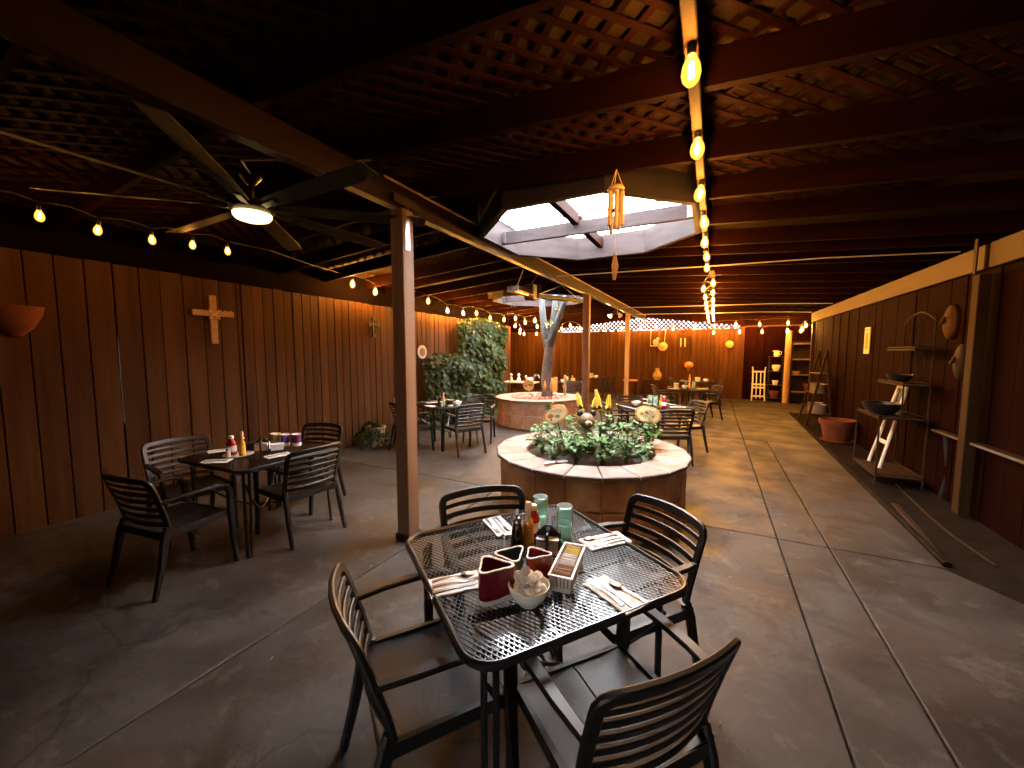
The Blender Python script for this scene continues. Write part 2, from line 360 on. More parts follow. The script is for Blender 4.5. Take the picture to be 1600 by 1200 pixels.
MB().box((2.2, 16.02, 2.55), (2.55, .05, .05)).build('cap_rail', M_fence, dw)
rc = thing('recess_wall', 'dark plank wall closing the recess behind the open shelves', 'wall'); board_run(rc, 'Y', 3.46, 13.3, 16.1, [.4], -.03, 3.1, M_red); board_run(rc, 'X', 13.36, 2.5, 3.46, [.4], -.03, 3.1, M_red); MB().box((3.49, 14.7, 1.5), (.02, 2.9, 3.2)).build('leak_block_sheet', M_red, rc); MB().box((3.0, 13.33, 1.5), (1.0, .02, 3.2)).build('leak_block_sheet', M_red, rc)
rw = thing('plank_wall', 'dark red plank wall along the right side behind the iron rack', 'wall')
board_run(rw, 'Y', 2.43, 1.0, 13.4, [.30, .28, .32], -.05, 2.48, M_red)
MB().box((2.465, 7.2, 1.18), (.02, 12.4, 2.6)).build('leak_block_sheet', M_red, rw)
MB().cbox((2.43, 13.45, 1.25), (.09, .09, 2.5), .006).build('corner_post', M_dwood, rw)
hb = tag(MB().cbox((2.40, 9.55, 2.60), (.09, 7.75, .24), .008).build('header_beam', M_beamw), 'long pale pine beam on top of the right wall', 'beam')
hb2 = tag(MB().cbox((2.40, 3.4, 2.60), (.09, 4.4, .24), .008).build('header_beam', M_beamw), 'short pine beam at the right edge, nearer than the wall post', 'beam')
wp = thing('wall_post', 'pine post against the right wall with a metal strap on top', 'post', (2.33, 5.62, 0))
MB().cbox((0, 0, 1.21), (.09, .12, 2.42), .006).build('post', M_rpost, wp)
MB().box((-.055, .01, 2.60), (.012, .05, .34)).build('strap', M_rustm, wp)
nw = thing('house_wall', 'dark house wall with a doorway and added light-blocking panels behind the viewer', 'wall'); 
for x0, x1, z0, z1 in ((-7.8, -1.05, -.05, 3.3), (-.0, 3.8, -.05, 3.3), (-1.05, -.0, 2.0, 3.3)): MB().box(((x0+x1)/2, -5.2, (z0+z1)/2), (x1-x0, .15, z1-z0)).build('wall_panel', M_red, nw)  # unseen doorway, sized for the daylight it throws on the near table
for x0, x1, z0, z1 in ((-5.74, -1.75, -.05, 3.2), (.55, 3.6, -.05, 3.2), (-1.75, .55, 2.1, 3.2)): MB().box(((x0+x1)/2, -1.5, (z0+z1)/2), (x1-x0, .12, z1-z0)).build('light_block_panel', M_red, nw)  # unseen panels added to keep the doorway's light off the side walls
for x in (-1.02, -.03): MB().box((x, -5.2, 1.0), (.06, .2, 2.06)).build('door_jamb', M_pale, nw)
sw = thing('side_wall', 'dark wall closing the right side beside the viewer', 'wall'); MB().box((3.65, -1.9, 1.6), (.12, 6.4, 3.4)).build('wall_panel', M_red, sw); MB().box((3.05, 1.1, 1.6), (1.1, .1, 3.4)).build('return_panel', M_red, sw)
ew = thing('end_wall', 'plank wall at the far left corner beyond the ivy', 'wall'); board_run(ew, 'Y', -9.2, 10.8, 16.0, [.5], -.03, 2.9, M_red); board_run(ew, 'X', 10.86, -9.2, -5.66, [.5], -.03, 2.9, M_red); MB().box((-9.24, 13.4, 1.4), (.02, 5.3, 2.9)).build('leak_block_sheet', M_red, ew); MB().box((-7.45, 10.82, 1.4), (3.5, .02, 2.9)).build('leak_block_sheet', M_red, ew)

# ------------------------------------------------------------------ roof
RX, RZ = -2.4, 3.07
def zr(x): return RZ-(.067*(x-RX) if x > RX else .08*(RX-x))
roof = struct('roof')
SK = [(-1.24, 4.2), (-3.65, 8.7)]; AP = 1.08; HO = AP*math.tan(math.pi/8)
def rafter(x0, x1, y, dep=.17, th=.045):
    xs = [x0]+([RX] if x0 < RX < x1 else [])+[x1]
    b = MB().rings([[(x, y-th/2, zr(x)), (x, y+th/2, zr(x)), (x, y+th/2, zr(x)+dep), (x, y-th/2, zr(x)+dep)] for x in xs])
    b.build('rafter', M_raft, roof)
ry = [-4.0+.78*i for i in range(8)]+[2.2, 2.98]
for y in ry: rafter(-5.75, 3.7, y)
for y in (3.72, 4.46): rafter(-5.75, -2.36, y); rafter(-.12, 2.5, y)
for y in (5.32, 5.82, 6.58, 7.35): rafter(-5.75, 2.5, y)
for y in (8.1, 8.86, 9.6): rafter(-5.75, -4.78, y); rafter(-2.52, 2.5, y)
for y in [10.35+.76*i for i in range(8)]: rafter(-9.2 if y > 10.8 else -5.75, 3.5, y)
# plywood deck with the two octagonal openings
def deckpoly(pts):
    b = MB(); dz = .205
    b.rings([[(x, y, zr(x)+dz) for x, y in pts], [(x, y, zr(x)+dz+.02) for x, y in pts]]); b.build('roof_panel', M_deck, roof)
def deckrect(x0, x1, y0, y1): deckpoly([(x0, y0), (x1, y0), (x1, y1), (x0, y1)])
def decktri(cx, cy):
    for sx in (1, -1):
        for sy in (1, -1):
            p = [(cx+sx*AP, cy+sy*AP), (cx+sx*HO, cy+sy*AP), (cx+sx*AP, cy+sy*HO)]
            deckpoly(p if sx*sy > 0 else p[::-1])
(cx, cy), (dx, dy) = SK
deckrect(-5.9, RX, -5.3, dy-AP); deckrect(-5.9, dx-AP, dy-AP, dy+AP); deckrect(dx+AP, RX, dy-AP, dy+AP); deckrect(-9.3, RX, dy+AP, 16.3)
deckrect(RX, 3.8, -5.3, cy-AP); deckrect(RX, cx-AP, cy-AP, cy+AP); deckrect(cx+AP, 3.8, cy-AP, cy+AP); deckrect(RX, 3.8, cy+AP, 16.3)
decktri(cx, cy); decktri(dx, dy)
# fascia that closes the gap above the fences
MB().box((-5.75, 2.8, 2.70), (.03, 16.2, .92)).build('fascia', M_void, roof)  # shade above the fence is in the board colour
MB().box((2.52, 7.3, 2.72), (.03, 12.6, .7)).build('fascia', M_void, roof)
MB().box((2.2, 16.08, 2.78), (2.8, .03, .80)).build('fascia', M_raft, roof); MB().box((-7.85, 16.06, 2.85), (2.9, .03, .72)).build('fascia', M_raft, roof)
for p_ in ([(-2.4, 2.97), (.95, 2.56), (.95, 3.2), (-2.4, 3.3)], [(-6.4, 2.60), (-2.4, 2.97), (-2.4, 3.3), (-6.4, 3.1)]):
    MB().rings([[(x, 15.90, z) for x, z in p_], [(x, 15.93, z) for x, z in p_]]).build('gable_board', M_raft, roof)
# lattice slats laid over the rafters
def lattice(x0, x1, y0, y1, p=.122):
    for sgn in (1, -1):
        st = p*1.41421; c = -40*st
        while c < 60*st:
            sgm = clipseg((c, y0), (.7071*sgn, .7071), x0, x1, y0, y1)
            if sgm:
                a = (c+.7071*sgn*sgm[0], y0+.7071*sgm[0]); b = (c+.7071*sgn*sgm[1], y0+.7071*sgm[1])
                dz = (.178 if sgn > 0 else .187); a = (a[0]+rnd.uniform(-.010, .010), a[1]); b = (b[0]+rnd.uniform(-.010, .010), b[1])
                if rnd.random() < .03: c += st; continue
                MB().sweep([(a[0], a[1], zr(a[0])+dz), (b[0], b[1], zr(b[0])+dz)], (0, 0, 1), .040, .008).build('slat', M_latt, roof)
            c += st
lattice(-2.36, 1.5, .9, 3.15); lattice(-.06, 1.5, 3.15, 4.6); lattice(-5.7, -2.44, .2, 5.3)
# skylights
M_poly = bpy.data.materials.new('clear_roof_sheet'); M_poly.use_nodes = True; n = M_poly.node_tree.nodes; n.clear()
t_ = n.new('ShaderNodeBsdfTransparent'); t_.inputs[0].default_value = (.95, .98, 1, 1); d_ = n.new('ShaderNodeBsdfTranslucent'); d_.inputs[0].default_value = (.86, .90, .93, 1)
x_ = n.new('ShaderNodeMixShader'); x_.inputs[0].default_value = 1.0; o_ = n.new('ShaderNodeOutputMaterial')
M_poly.node_tree.links.new(t_.outputs[0], x_.inputs[1]); M_poly.node_tree.links.new(d_.outputs[0], x_.inputs[2]); M_poly.node_tree.links.new(x_.outputs[0], o_.inputs[0])
def skylight(cx, cy, label, zb, ztop, zbar):
    t = thing('skylight', label, 'skylight', (cx, cy, 0))
    th = .045; ri, ro = AP-.01-th, AP+.004
    for k in range(8):
        a0, a1 = R(22.5+45*k), R(22.5+45*(k+1)); c = math.cos(math.pi/8)
        p = [(ri/c*math.cos(a0), ri/c*math.sin(a0)), (ro/c*math.cos(a0), ro/c*math.sin(a0)), (ro/c*math.cos(a1), ro/c*math.sin(a1)), (ri/c*math.cos(a1), ri/c*math.sin(a1))]
        b = MB().rings([[(x, y, zb) for x, y in p], [(x, y, 3.34) for x, y in p]]); b.build('frame_board', M_grey, t)
    MB().cbox((0, .0, zbar+.07), (2*ri-.01, .045, .14), .004).build('cross_beam', M_grey, t)
    for s in (1, -1): MB().box((s*(ri-.03), -.026, zbar+.07), (.05, .004, .12)).build('bracket', M_chrome, t)
    for s in (1, -1): MB().cbox((-.12, s*(ri/2+.005), zbar+.15), (.07, ri-.06, .12), .004).build('cross_beam', M_raft, t)
    sp_ = 2*ri/9
    for k in (1, 4, 7):
        y = -ri+(k+1)*sp_
        hw = min(ri-.02, ri*1.41421-abs(y)-.03)
        MB().box((0, y, ztop+.03), (2*hw, .016, .012)).build('glazing_bar', M_grey, t)
    for k in range(9):
        y0, y1 = -ri-.012+k*sp_, -ri+.012+(k+1)*sp_; w0, w1 = min(ri+.012, (ri+.012)*1.41421-abs(y0)), min(ri+.012, (ri+.012)*1.41421-abs(y1))
        MB().add([(-w0, y0, ztop+.042+.004*(k%2)), (w0, y0, ztop+.042+.004*(k%2)), (w1, y1, ztop+.042+.004*(k%2)), (-w1, y1, ztop+.042+.004*(k%2))], [(0, 1, 2, 3)]).build('pane', M_poly, t)
skylight(cx, cy, 'eight-sided skylight with crossed beams above the nearer planter', 2.90, 3.14, 2.92)
skylight(dx, dy, 'eight-sided skylight that the bare tree grows up to', 2.86, 3.10, 2.88)
# beams and posts
cb_ = thing('centre_beam', 'long dark beam carried by the row of posts, running to the far end', 'beam')
MB().cbox((RX, 5.6, 2.945), (.09, 20.6, .20), .006).build('beam', M_cbeam, cb_)
MB().box((RX+.052, 9.1, 3.035), (.012, 13.4, .018)).build('trim', M_pale, cb_)
ct = tag(MB().cbox((-.12, 2.6, 2.862), (.05, 7.4, .09), .005).build('string_board', M_rpost), 'narrow orange-lit board under the rafters, carrying the row of bulbs', 'board')
def post(x, y, z1, label, m, s=.14, plates=False):
    t = thing('support_post', label, 'post', (x, y, 0))
    MB().cbox((0, 0, z1/2), (s, s, z1), .006).build('timber', m, t)
    MB().cbox((0, 0, .03), (s+.03, s+.03, .06), .006).build('base_plate', M_rustm, t)
    if plates:
        MB().box((s/2+.003, -.01, 2.66), (.005, .05, .30)).build('strap', M_chrome, t)
        MB().box((s/2-.01, 0, 2.90), (.008, .30, .07)).build('strap', M_rustm, t)
        MB().box((s/2-.01, 0, 2.83), (.007, .06, .10)).build('strap', M_rustm, t)
post(RX+.02, 2.62, 2.84, 'tall square timber post rising between the near table and the left table', M_post, .135, True)
post(RX, 8.15, 2.84, 'dark timber post standing just right of the planter with the tree', M_post, .13)
post(RX, 12.6, 2.84, 'slim pale pine post near the far fence', M_pale, .12)
sp = thing('log_post', 'round peeled log post beside the open shelves', 'post', (2.14, 15.4, 0)); MB().lathe([(.085, 0), (.09, .4), (.084, 1.2), (.08, 2.35)], 14).build('log', M_pale, sp, True)
for y, n_ in ((6.2, 0), (11.4, 1), (13.6, 2)):
    w = MB().tube([(-2.35, y, 2.9-.0*n_), (-.12, y, 2.845), (1.2, y, 2.82), (2.38, y, 2.76)], .008, 5).build('roof_cable', M_wirew)
    tag(w, ['pale cable strung across under the rafters, nearest of the three', 'pale cable strung under the rafters, middle one of the three', 'pale cable strung under the rafters, farthest of the three'][n_], 'cable', 'cables under the roof')

# ------------------------------------------------------------------ planters
NT = 20
def planter(name_label, cx, cy, m_wall, rows, Ro=1.0, Ri=.68, H=.62):
    t = thing('tiled_planter', name_label, 'planter', (cx, cy, 0), R(4))
    core = MB()
    k_ = math.cos(math.pi/NT)
    core.rings([[(r*math.cos(2*math.pi*i/NT), r*math.sin(2*math.pi*i/NT), z) for i in range(NT)] for r, z in ((Ro-.045, 0), (Ro-.045, H-.034), (Ri+.02, H-.034), (Ri+.02, .1))], False, False)
    core.build('core', M_grout, t)
    hw = (Ro-.03)*math.tan(math.pi/NT)
    hrow = (H-.05)/rows
    for i in range(NT):
        a = 2*math.pi*(i+.5)/NT
        for j in range(rows):
            g_ = .007; w = hw-g_; z0 = .006+j*hrow+g_; z1 = .006+(j+1)*hrow-g_
            rr = (Ro-.045)*k_
            b = MB().rings([[(rr-.005, -w, z0), (rr-.005, w, z0), (rr-.005, w, z1), (rr-.005, -w, z1)],
                            [(rr+.010, -w, z0), (rr+.010, w, z0), (rr+.010, w, z1), (rr+.010, -w, z1)],
                            [(rr+.015, -w+.007, z0+.007), (rr+.015, w-.007, z0+.007), (rr+.015, w-.007, z1-.007), (rr+.015, -w+.007, z1-.007)]])
            b.build('wall_tile', m_wall, t, loc=(rnd.uniform(-.002, .002), rnd.uniform(-.002, .002), 0), rz=a+rnd.uniform(-.006, .006))
        r1, r0 = Ro*k_+.012, Ri*k_; t1 = r1*math.tan(math.pi/NT)-.004; t0 = r0*math.tan(math.pi/NT)-.004
        z0, z1 = H-.035, H; c = .008
        b = MB().rings([[(r0, -t0, z0), (r1, -t1, z0), (r1, t1, z0), (r0, t0, z0)], [(r0, -t0, z1-c), (r1, -t1, z1-c), (r1, t1, z1-c), (r0, t0, z1-c)],
                        [(r0+c, -t0+c, z1), (r1-c, -t1+c, z1), (r1-c, t1-c, z1), (r0+c, t0-c, z1)]])
        b.build('coping_tile', M_rim, t, loc=(0, 0, rnd.uniform(-.002, .002)), rz=a)
    return t
P1 = (-1.16, 4.12); P2 = (-3.64, 8.5)
planter('round terracotta-tiled planter full of green plants behind the near table', P1[0], P1[1], M_tile, 2)
planter('round reddish-tiled planter with bark chips and a bare tree', P2[0], P2[1], M_tile2, 2)
def bumpy_disc(r, z, amp, seed):
    q = random.Random(seed); b = MB(); rings = []
    for i in range(1, 13):
        rr = r*i/12; rings.append([(rr*math.cos(2*math.pi*j/32), rr*math.sin(2*math.pi*j/32), z+q.uniform(-amp, amp)+.03*(1-(i/12)**2)) for j in range(32)])
    b.rings(rings, caps=False); o = len(b.v); b.v.append((0, 0, z+.03)); b.f += [(o, (j+1) % 32, j) for j in range(32)]
    b.f = [tuple(reversed(f)) if len(f) == 4 else tuple(reversed(f)) for f in b.f]
    return b
tag(bumpy_disc(.695, .53, .012, 3).build('potting_soil', M_soil, smooth=True, loc=(P1[0], P1[1], 0)), 'dark potting soil in the planter with the plants', 'soil', kind='stuff')
tag(bumpy_disc(.695, .545, .01, 4).build('planter_soil', M_soil, smooth=True, loc=(P2[0], P2[1], 0)), 'soil under the bark chips in the tree planter', 'soil', kind='stuff')
b = MB()
for i in range(900):
    r_ = .68*math.sqrt(rnd.random()); a = rnd.uniform(0, 6.283); m = Matrix.Rotation(rnd.uniform(0, 6.28), 3, 'Z') @ Matrix.Rotation(rnd.uniform(-.7, .7), 3, 'X') @ Matrix.Rotation(rnd.uniform(-.7, .7), 3, 'Y')
    b.box((r_*math.cos(a), r_*math.sin(a), .575+.03*(1-(r_/.7)**2)+rnd.uniform(0, .02)), (rnd.uniform(.03, .065), rnd.uniform(.02, .035), .01), m=m)
tag(b.build('bark_chips', M_mulch, loc=(P2[0], P2[1], 0)), 'loose reddish bark chips covering the tree planter', 'bark chips', kind='stuff')

# leaves -----------------------------------------------------------
def leaf(b, p, d, up, L, w, fold=.25):
    d = d.normalized(); s_ = d.cross(up); s_ = s_.normalized() if s_.length > 1e-5 else d.orthogonal(); n_ = s_.cross(d)
    P = [p, p+d*L*.3+s_*w*.5+n_*fold*w*.5, p+d*L*.3-s_*w*.5+n_*fold*w*.5, p+d*L*.32, p+d*L*.7+s_*w*.33+n_*fold*w*.2, p+d*L*.7-s_*w*.33+n_*fold*w*.2, p+d*L*.72-n_*L*.05, p+d*L-n_*L*.16]
    b.add(P, [(0, 3, 1), (0, 2, 3), (1, 3, 6, 4), (2, 5, 6, 3), (4, 6, 7), (5, 7, 6)])
def rv(q): return Vector((q.gauss(0, 1), q.gauss(0, 1), q.gauss(0, 1))).normalized()
def plant(x, y, z, h, spread, nst, nl, lw, m, label, seed, thin=1.0):
    q = random.Random(seed); t = thing('potted_plant', label, 'plant', (x, y, z), 0, 'plants in the nearer planter')
    st, fo = MB(), MB()
    for i in range(nst):
        a = q.uniform(0, 6.28); tilt = q.uniform(.05, 1)*spread
        p = [Vector((0, 0, -.02))]; hh = h*q.uniform(.6, 1.05)
        for k in range(1, 6):
            f = k/5; p.append(Vector((math.cos(a)*tilt*f**1.3+q.uniform(-.008, .008), math.sin(a)*tilt*f**1.3+q.uniform(-.008, .008), hh*f*(1-.15*f*tilt/h))))
        st.tube(p, [.0045*(1-.12*k) for k in range(6)], 5)
        for k in range(nl):
            f = q.uniform(.3, 1)*4.99; j = int(f); pt = p[j].lerp(p[j+1], f-j)
            d = Vector((math.cos(a)*.4, math.sin(a)*.4, 0))+rv(q)*.9; d.z = d.z*.35+.1
            d.normalize(); o = pt+d*q.uniform(.01, .04)
            lz = q.uniform(.55, 1.5); leaf(fo, o, d, Vector((0, 0, 1))+rv(q)*.3, lw*lz/thin**.5, lw*lz*q.uniform(.6, .85)*thin)
    st.build('stems', M_stem, t)
    f_ = fo.build('foliage', m, t, True); f_['kind'] = 'stuff'
    return t
SPOTS = [(-.50, -.12, .30, 'leafy plant at the left rim of the planter, beside the tiles'), (-.34, .12, .34, 'bushy green plant under the left pumpkin sign'), (-.36, -.36, .22, 'low sprawling plant just behind the garden trowel'),
         (-.14, -.34, .28, 'green plant in front of the bear figure'), (-.06, -.10, .27, 'broad-leaved plant right against the bear figure'), (.12, -.38, .26, 'plant at the front rim of the planter with thin bare stems'),
         (.20, -.12, .36, 'dense plant in the middle of the planter below the corn stakes'), (.36, -.26, .24, 'short plant on the right front of the planter'), (.42, .02, .33, 'tall plant below the right pumpkin sign'),
         (.58, .10, .32, 'sparse upright plant at the right rim of the planter'), (.14, .26, .34, 'leafy plant behind the corn stakes'), (-.10, .32, .33, 'leafy plant behind the bear figure'), (.50, -.30, .16, 'small seedling near the right front coping tiles')]
th0 = math.atan2(P1[1], P1[0])-math.pi/2
for i, (u, v, h, lab) in enumerate(SPOTS):
    # u across, v away, in the planter's own frame turned towards the walkway
    x = P1[0]+u*math.cos(th0)-v*math.sin(th0); y = P1[1]+u*math.sin(th0)+v*math.cos(th0)
    plant(x, y, .545, h*1.22+.02, .23, 11 if h > .2 else 4, 11, .052 if i % 3 else .066, M_leaf if i % 2 else M_leaf2, lab, 50+i, (1.0, .45, 1.1)[i % 3])
# ivy on the left fence
q = random.Random(11)
iv = thing('climbing_ivy', 'thick mass of ivy climbing the left fence near the tree planter', 'ivy', (-5.55, 8.2, 0))
fo, st = MB(), MB()
def ivy_out(y, z):   # how far the mass stands out from the fence
    low = .62*math.exp(-((y+.75)/.75)**2)*max(0, min(1, (1.72-z)/.35))
    up = .50*math.exp(-((y-.75)/1.05)**4)*max(0, min(1, (2.62-z)/.3))
    return max(low, up)*(.82+.3*math.sin(y*5+z*3)*math.cos(z*4.2-y*2))
cnt = 0
while cnt < 3300:
    y = q.uniform(-1.6, 2.1); z = q.uniform(.04, 2.62); o = ivy_out(y, z)
    if o < .10: continue
    cnt += 1
    dpt = o*q.uniform(.62, 1.03); d = Vector((q.uniform(.05, .6), q.uniform(-.6, .5), q.uniform(-1.1, -.15)))
    L = q.uniform(.085, .16); leaf(fo, Vector((dpt, y, z)), d, Vector((1, -.5, .55))+rv(q)*.35, L, L*.85, .18)
for i in range(16):
    y = q.uniform(-1.2, 1.6); st.tube([(.04+.08*math.sin(k*.8+i), y+.14*math.sin(k*1.1+i*2), k*.27) for k in range(9 if y > 0 else 6)], .009, 5)
f_ = fo.build('foliage', M_ivy, iv, True); f_['kind'] = 'stuff'; st.build('stems', M_bark, iv)
# tree
tr = thing('bare_tree', 'bare grey tree with three cut limbs growing in the far planter', 'tree', (-3.45, 8.55, 0))
tk = MB().tube([(0, 0, .5), (.0, .0, .75), (-.02, 0, 1.05), (.02, .02, 1.4), (.05, .01, 1.7), (.06, 0, 1.95)], [.16, .125, .115, .12, .115, .13], 14)
tk.v = [(x*(1+.10*math.sin(9*math.atan2(y, x)+z*5)), y*(1+.10*math.sin(9*math.atan2(y, x)+z*5)), z) for x, y, z in tk.v]
tk.build('trunk', M_bark, tr, True)
for pth, rr in (([(.02, 0, 1.78), (-.08, .02, 2.15), (-.14, .05, 2.6), (-.18, .05, 3.2)], [.10, .085, .075, .065]), ([(.06, 0, 1.8), (.10, .05, 2.2), (.14, .1, 2.6), (.17, .12, 3.25)], [.095, .075, .07, .06]), ([(.08, -.02, 1.8), (.20, -.05, 2.15), (.36, -.10, 2.55), (.56, -.12, 3.05)], [.095, .075, .07, .06])):
    MB().tube(pth, rr, 10).build('limb', M_bare, tr, True)
fo = MB(); q = random.Random(5)
for c_ in ((.30, -.12, 2.62), (.02, -.1, 2.28), (.12, -.12, 2.32)):
    for i in range(16): leaf(fo, Vector(c_)+rv(q)*.05, rv(q), Vector((0, 0, 1))+rv(q)*.4, .06, .04)
fo.build('leaf_sprouts', mat('sprout_leaf', (.28, .30, .06), .5), tr)['kind'] = 'stuff'
# ornaments standing in the near planter ---------------------------
be = thing('bear_figure', 'carved brown bear figure peering out of the plants', 'figurine', (-1.2, 4.12, .53), R(32))
bm_ = MB().lathe([(.02, 0), (.10, .02), (.115, .12), (.10, .22), (.06, .29), (.05, .31)], 16)
bm_.build('body', M_bear, be, True)
def ball(c, r, n=14, k=9, m=None):
    b = MB()
    b.rings([[(c[0]+r[0]*math.sin(math.pi*i/k)*math.cos(2*math.pi*j/n), c[1]+r[1]*math.sin(math.pi*i/k)*math.sin(2*math.pi*j/n), c[2]-r[2]*math.cos(math.pi*i/k)) for j in range(n)] for i in range(0, k+1)], caps=False)
    return b
hd = ball((0, -.01, .39), (.088, .085, .085)).build('head', M_bear, be, True)
ball((.0, -.088, .372), (.040, .045, .034)).build('muzzle', M_btan, hd, True); ball((0, -.132, .385), (.014, .011, .011), 10, 6).build('nose', M_bdark, hd, True)
for s in (-1, 1):
    ball((s*.034, -.078, .41), (.009, .008, .010), 8, 6).build('eye', M_bdark, hd, True)
    e_ = ball((s*.072, -.005, .470), (.034, .018, .036), 12, 8).build('ear', M_bdark, be, True)
def corn(x, y, z, h, tx, label):
    t = thing('corn_stake', label, 'corn ornament', (x, y, z+.03), 0, 'corn cob stakes in the nearer planter'); t.rotation_euler = (0, R(tx), 0)
    MB().tube([(0, 0, -.45), (0, 0, .01)], .005, 6).build('stake', M_iron, t)
    cob = MB().lathe([(.010, 0), (.024, .02), (.027, h*.35), (.021, h*.75), (.008, h)], 10); cob.build('cob', M_btan, t, True)
    kn = MB(); nr = int(h/.0165)
    for r_ in range(nr):
        f = (r_+.6)/nr; rad = .026 if f < .4 else .027-.018*((f-.4)/.6)**1.3
        for k in range(10):
            a = 2*math.pi*(k+.5*(r_ % 2))/10; kn.box((rad*math.cos(a), rad*math.sin(a), f*h), (.011, .0145*rad/.027, .0120), rz=a)
    kn.build('kernels', M_corn, t)
    hk = MB()
    for k in range(5):
        a = 2*math.pi*k/5; leaf(hk, Vector((0, 0, -.02)), Vector((math.cos(a)*.6, math.sin(a)*.6, .9)), Vector((-math.cos(a), -math.sin(a), 1)), .12, .05)
    hk.build('husk', M_husk, t)
corn(-1.36, 4.45, .95, .21, -14, 'yellow corn cob stake farthest left, behind the bear figure')
corn(-1.23, 4.50, .94, .21, 12, 'yellow corn cob stake leaning right, second from the left')
corn(-1.13, 4.42, .96, .25, -12, 'tallest yellow corn cob stake leaning left, third from the left')
corn(-1.06, 4.50, .94, .20, 4, 'upright yellow corn cob stake farthest right')
def sign(x, y, z, label, face, tilt, right):
    t = thing('pumpkin_sign', label, 'sign', (x, y, z)); t.rotation_euler = (R(0), R(tilt), R(face))
    out = []
    for k in range(28):
        a = 2*math.pi*k/28; r_ = 1-.10*math.cos(2*a)*0-.13*math.exp(-((a-4.9)/.35)**2)-.10*math.exp(-((a-1.75)/.3)**2)
        out.append((.135*r_*math.cos(a), .098*r_*math.sin(a)+(.012*math.cos(a))))
    def plate(sc_, y0, y1): return MB().rings([[(px*sc_, y0, pz*sc_) for px, pz in out], [(px*sc_, y1, pz*sc_) for px, pz in out]])
    p = plate(1, .010, -.010).build('board', M_pump, t); plate(.84, -.0102, -.014).build('painted_face', M_pface, t)
    MB().tube([(0, .004, -.08), (0, .004, -.45)], .005, 6).build('stake', M_dwood, t)
    yy = -.0155
    def blob(c, r, m, n_='painted_mark'): MB().rings([[(c[0]+r[0]*math.cos(2*math.pi*k/12), yy+.001, c[1]+r[1]*math.sin(2*math.pi*k/12)) for k in range(12)], [(c[0]+r[0]*math.cos(2*math.pi*k/12), yy-.001, c[1]+r[1]*math.sin(2*math.pi*k/12)) for k in range(12)]]).build(n_, m, t)
    if not right:
        MB().sweep([(-.035, .0, .095), (-.005, .0, .125), (.04, 0, .14)], (0, 1, 0), .02, .012).build('vine', M_pump, t)
        lf_ = MB()
        for k in range(7): leaf(lf_, Vector((-.055, -.012, .10)), Vector((math.cos(k*.9), -.3, math.sin(k*.9))), Vector((0, -1, .2)), .045, .025)
        lf_.build('leaves', M_leaf, t)
        blob((-.055, -.005), (.032, .026), M_ora); blob((.012, -.022), (.03, .02), M_olive); blob((-.02, -.035), (.025, .016), M_wlab); blob((-.06, -.045), (.008, .012), M_dred)
        for r0, x0, x1 in ((.048, -.045, .05), (.028, -.01, .085), (.008, .03, .09)):
            w = MB().tube([(x0+(x1-x0)*k/30, yy, r0+.16*(x0+(x1-x0)*k/30)+.005*math.sin(k*1.9)*(1 if k % 7 else 1.7)) for k in range(31)], .0013, 4); w.build('lettering', M_ink, t)
    else:
        for c in ((-.025, -.012), (.045, -.035)):
            MB().tube([(c[0]+.021*math.cos(2*math.pi*k/20), yy, c[1]+.021*math.sin(2*math.pi*k/20)) for k in range(20)], .0016, 4, True).build('painted_wheel', M_ink, t)
            blob(c, (.004, .004), M_ink)
        MB().tube([(-.025, yy, -.012), (-.005, yy, .018), (.035, yy, .005), (.045, yy, -.035), (.005, yy, -.02), (-.025, yy, -.012)], .0014, 4).build('painted_frame', M_ink, t)
        blob((-.065, -.012), (.016, .013), M_ora); blob((-.02, .022), (.02, .012), M_pbrn); blob((.058, .004), (.012, .009), M_pbrn)
        for r0, x0, x1 in ((.055, -.03, .04), (.04, .0, .075)):
            MB().tube([(x0+(x1-x0)*k/24, yy, r0-.2*(x0+(x1-x0)*k/24)+.004*math.sin(k*2.1)) for k in range(25)], .0012, 4).build('lettering', M_olive, t)
sign(-1.49, 3.95, .99, 'pumpkin-shaped sign with a painted gourd, left of the bear figure', 20, -16, False)
sign(-.61, 4.44, .98, 'pumpkin-shaped sign with a painted bicycle, right of the corn stakes', 8, 22, True)
tw = thing('garden_trowel', 'small garden trowel lying on the front coping of the planter', 'trowel', (-1.27, 3.40, .635), R(62))
MB().tube([(-.14, 0, 0), (-.12, 0, .004), (-.06, 0, .004), (-.02, 0, .004)], [.010, .016, .015, .011], 10).build('handle', M_white, tw, True)
MB().sweep([(-.02, 0, .004), (.01, 0, .0), (.05, 0, -.004), (.11, 0, -.006), (.135, 0, -.007)], (0, 0, 1), [.012, .05, .075, .07, .03], .003).build('blade', M_enam, tw)

# ------------------------------------------------------------------ chairs
def Bk(u, v): return Vector((u*(.252+.016*v), -.215-.105*abs(v)**1.15*(1 if v > 0 else -1)+.05*u*u, .465+.36*v+.012*(1-u*u)*v))
def Bn(u, v):
    du = Bk(u+.02, v)-Bk(u-.02, v); dv = Bk(u, v+.02)-Bk(u, v-.02); return du.cross(dv).normalized()
ch0 = thing('armchair', 'x', 'chair', (0, 0, 0), 0, 'black slatted armchairs')
uv = [(-.93, -.06), (-.93, .2), (-.93, .5), (-.93, .78), (-.92, .86), (-.88, .915), (-.81, .94), (-.6, .945), (-.3, .95), (0, .95), (.3, .95), (.6, .945), (.81, .94), (.88, .915), (.92, .86), (.93, .78), (.93, .5), (.93, .2), (.93, -.06)]
b = MB().sweep([Bk(*p) for p in uv], [Bn(*p) for p in uv], [.040]*4+[.043]*11+[.040]*4, .022)
uvb = [(-.9+1.8*k/8, .05) for k in range(9)]
b.sweep([Bk(*p) for p in uvb], [Bn(*p) for p in uvb], .035, .020); b.build('back_frame', M_blk, ch0, True)
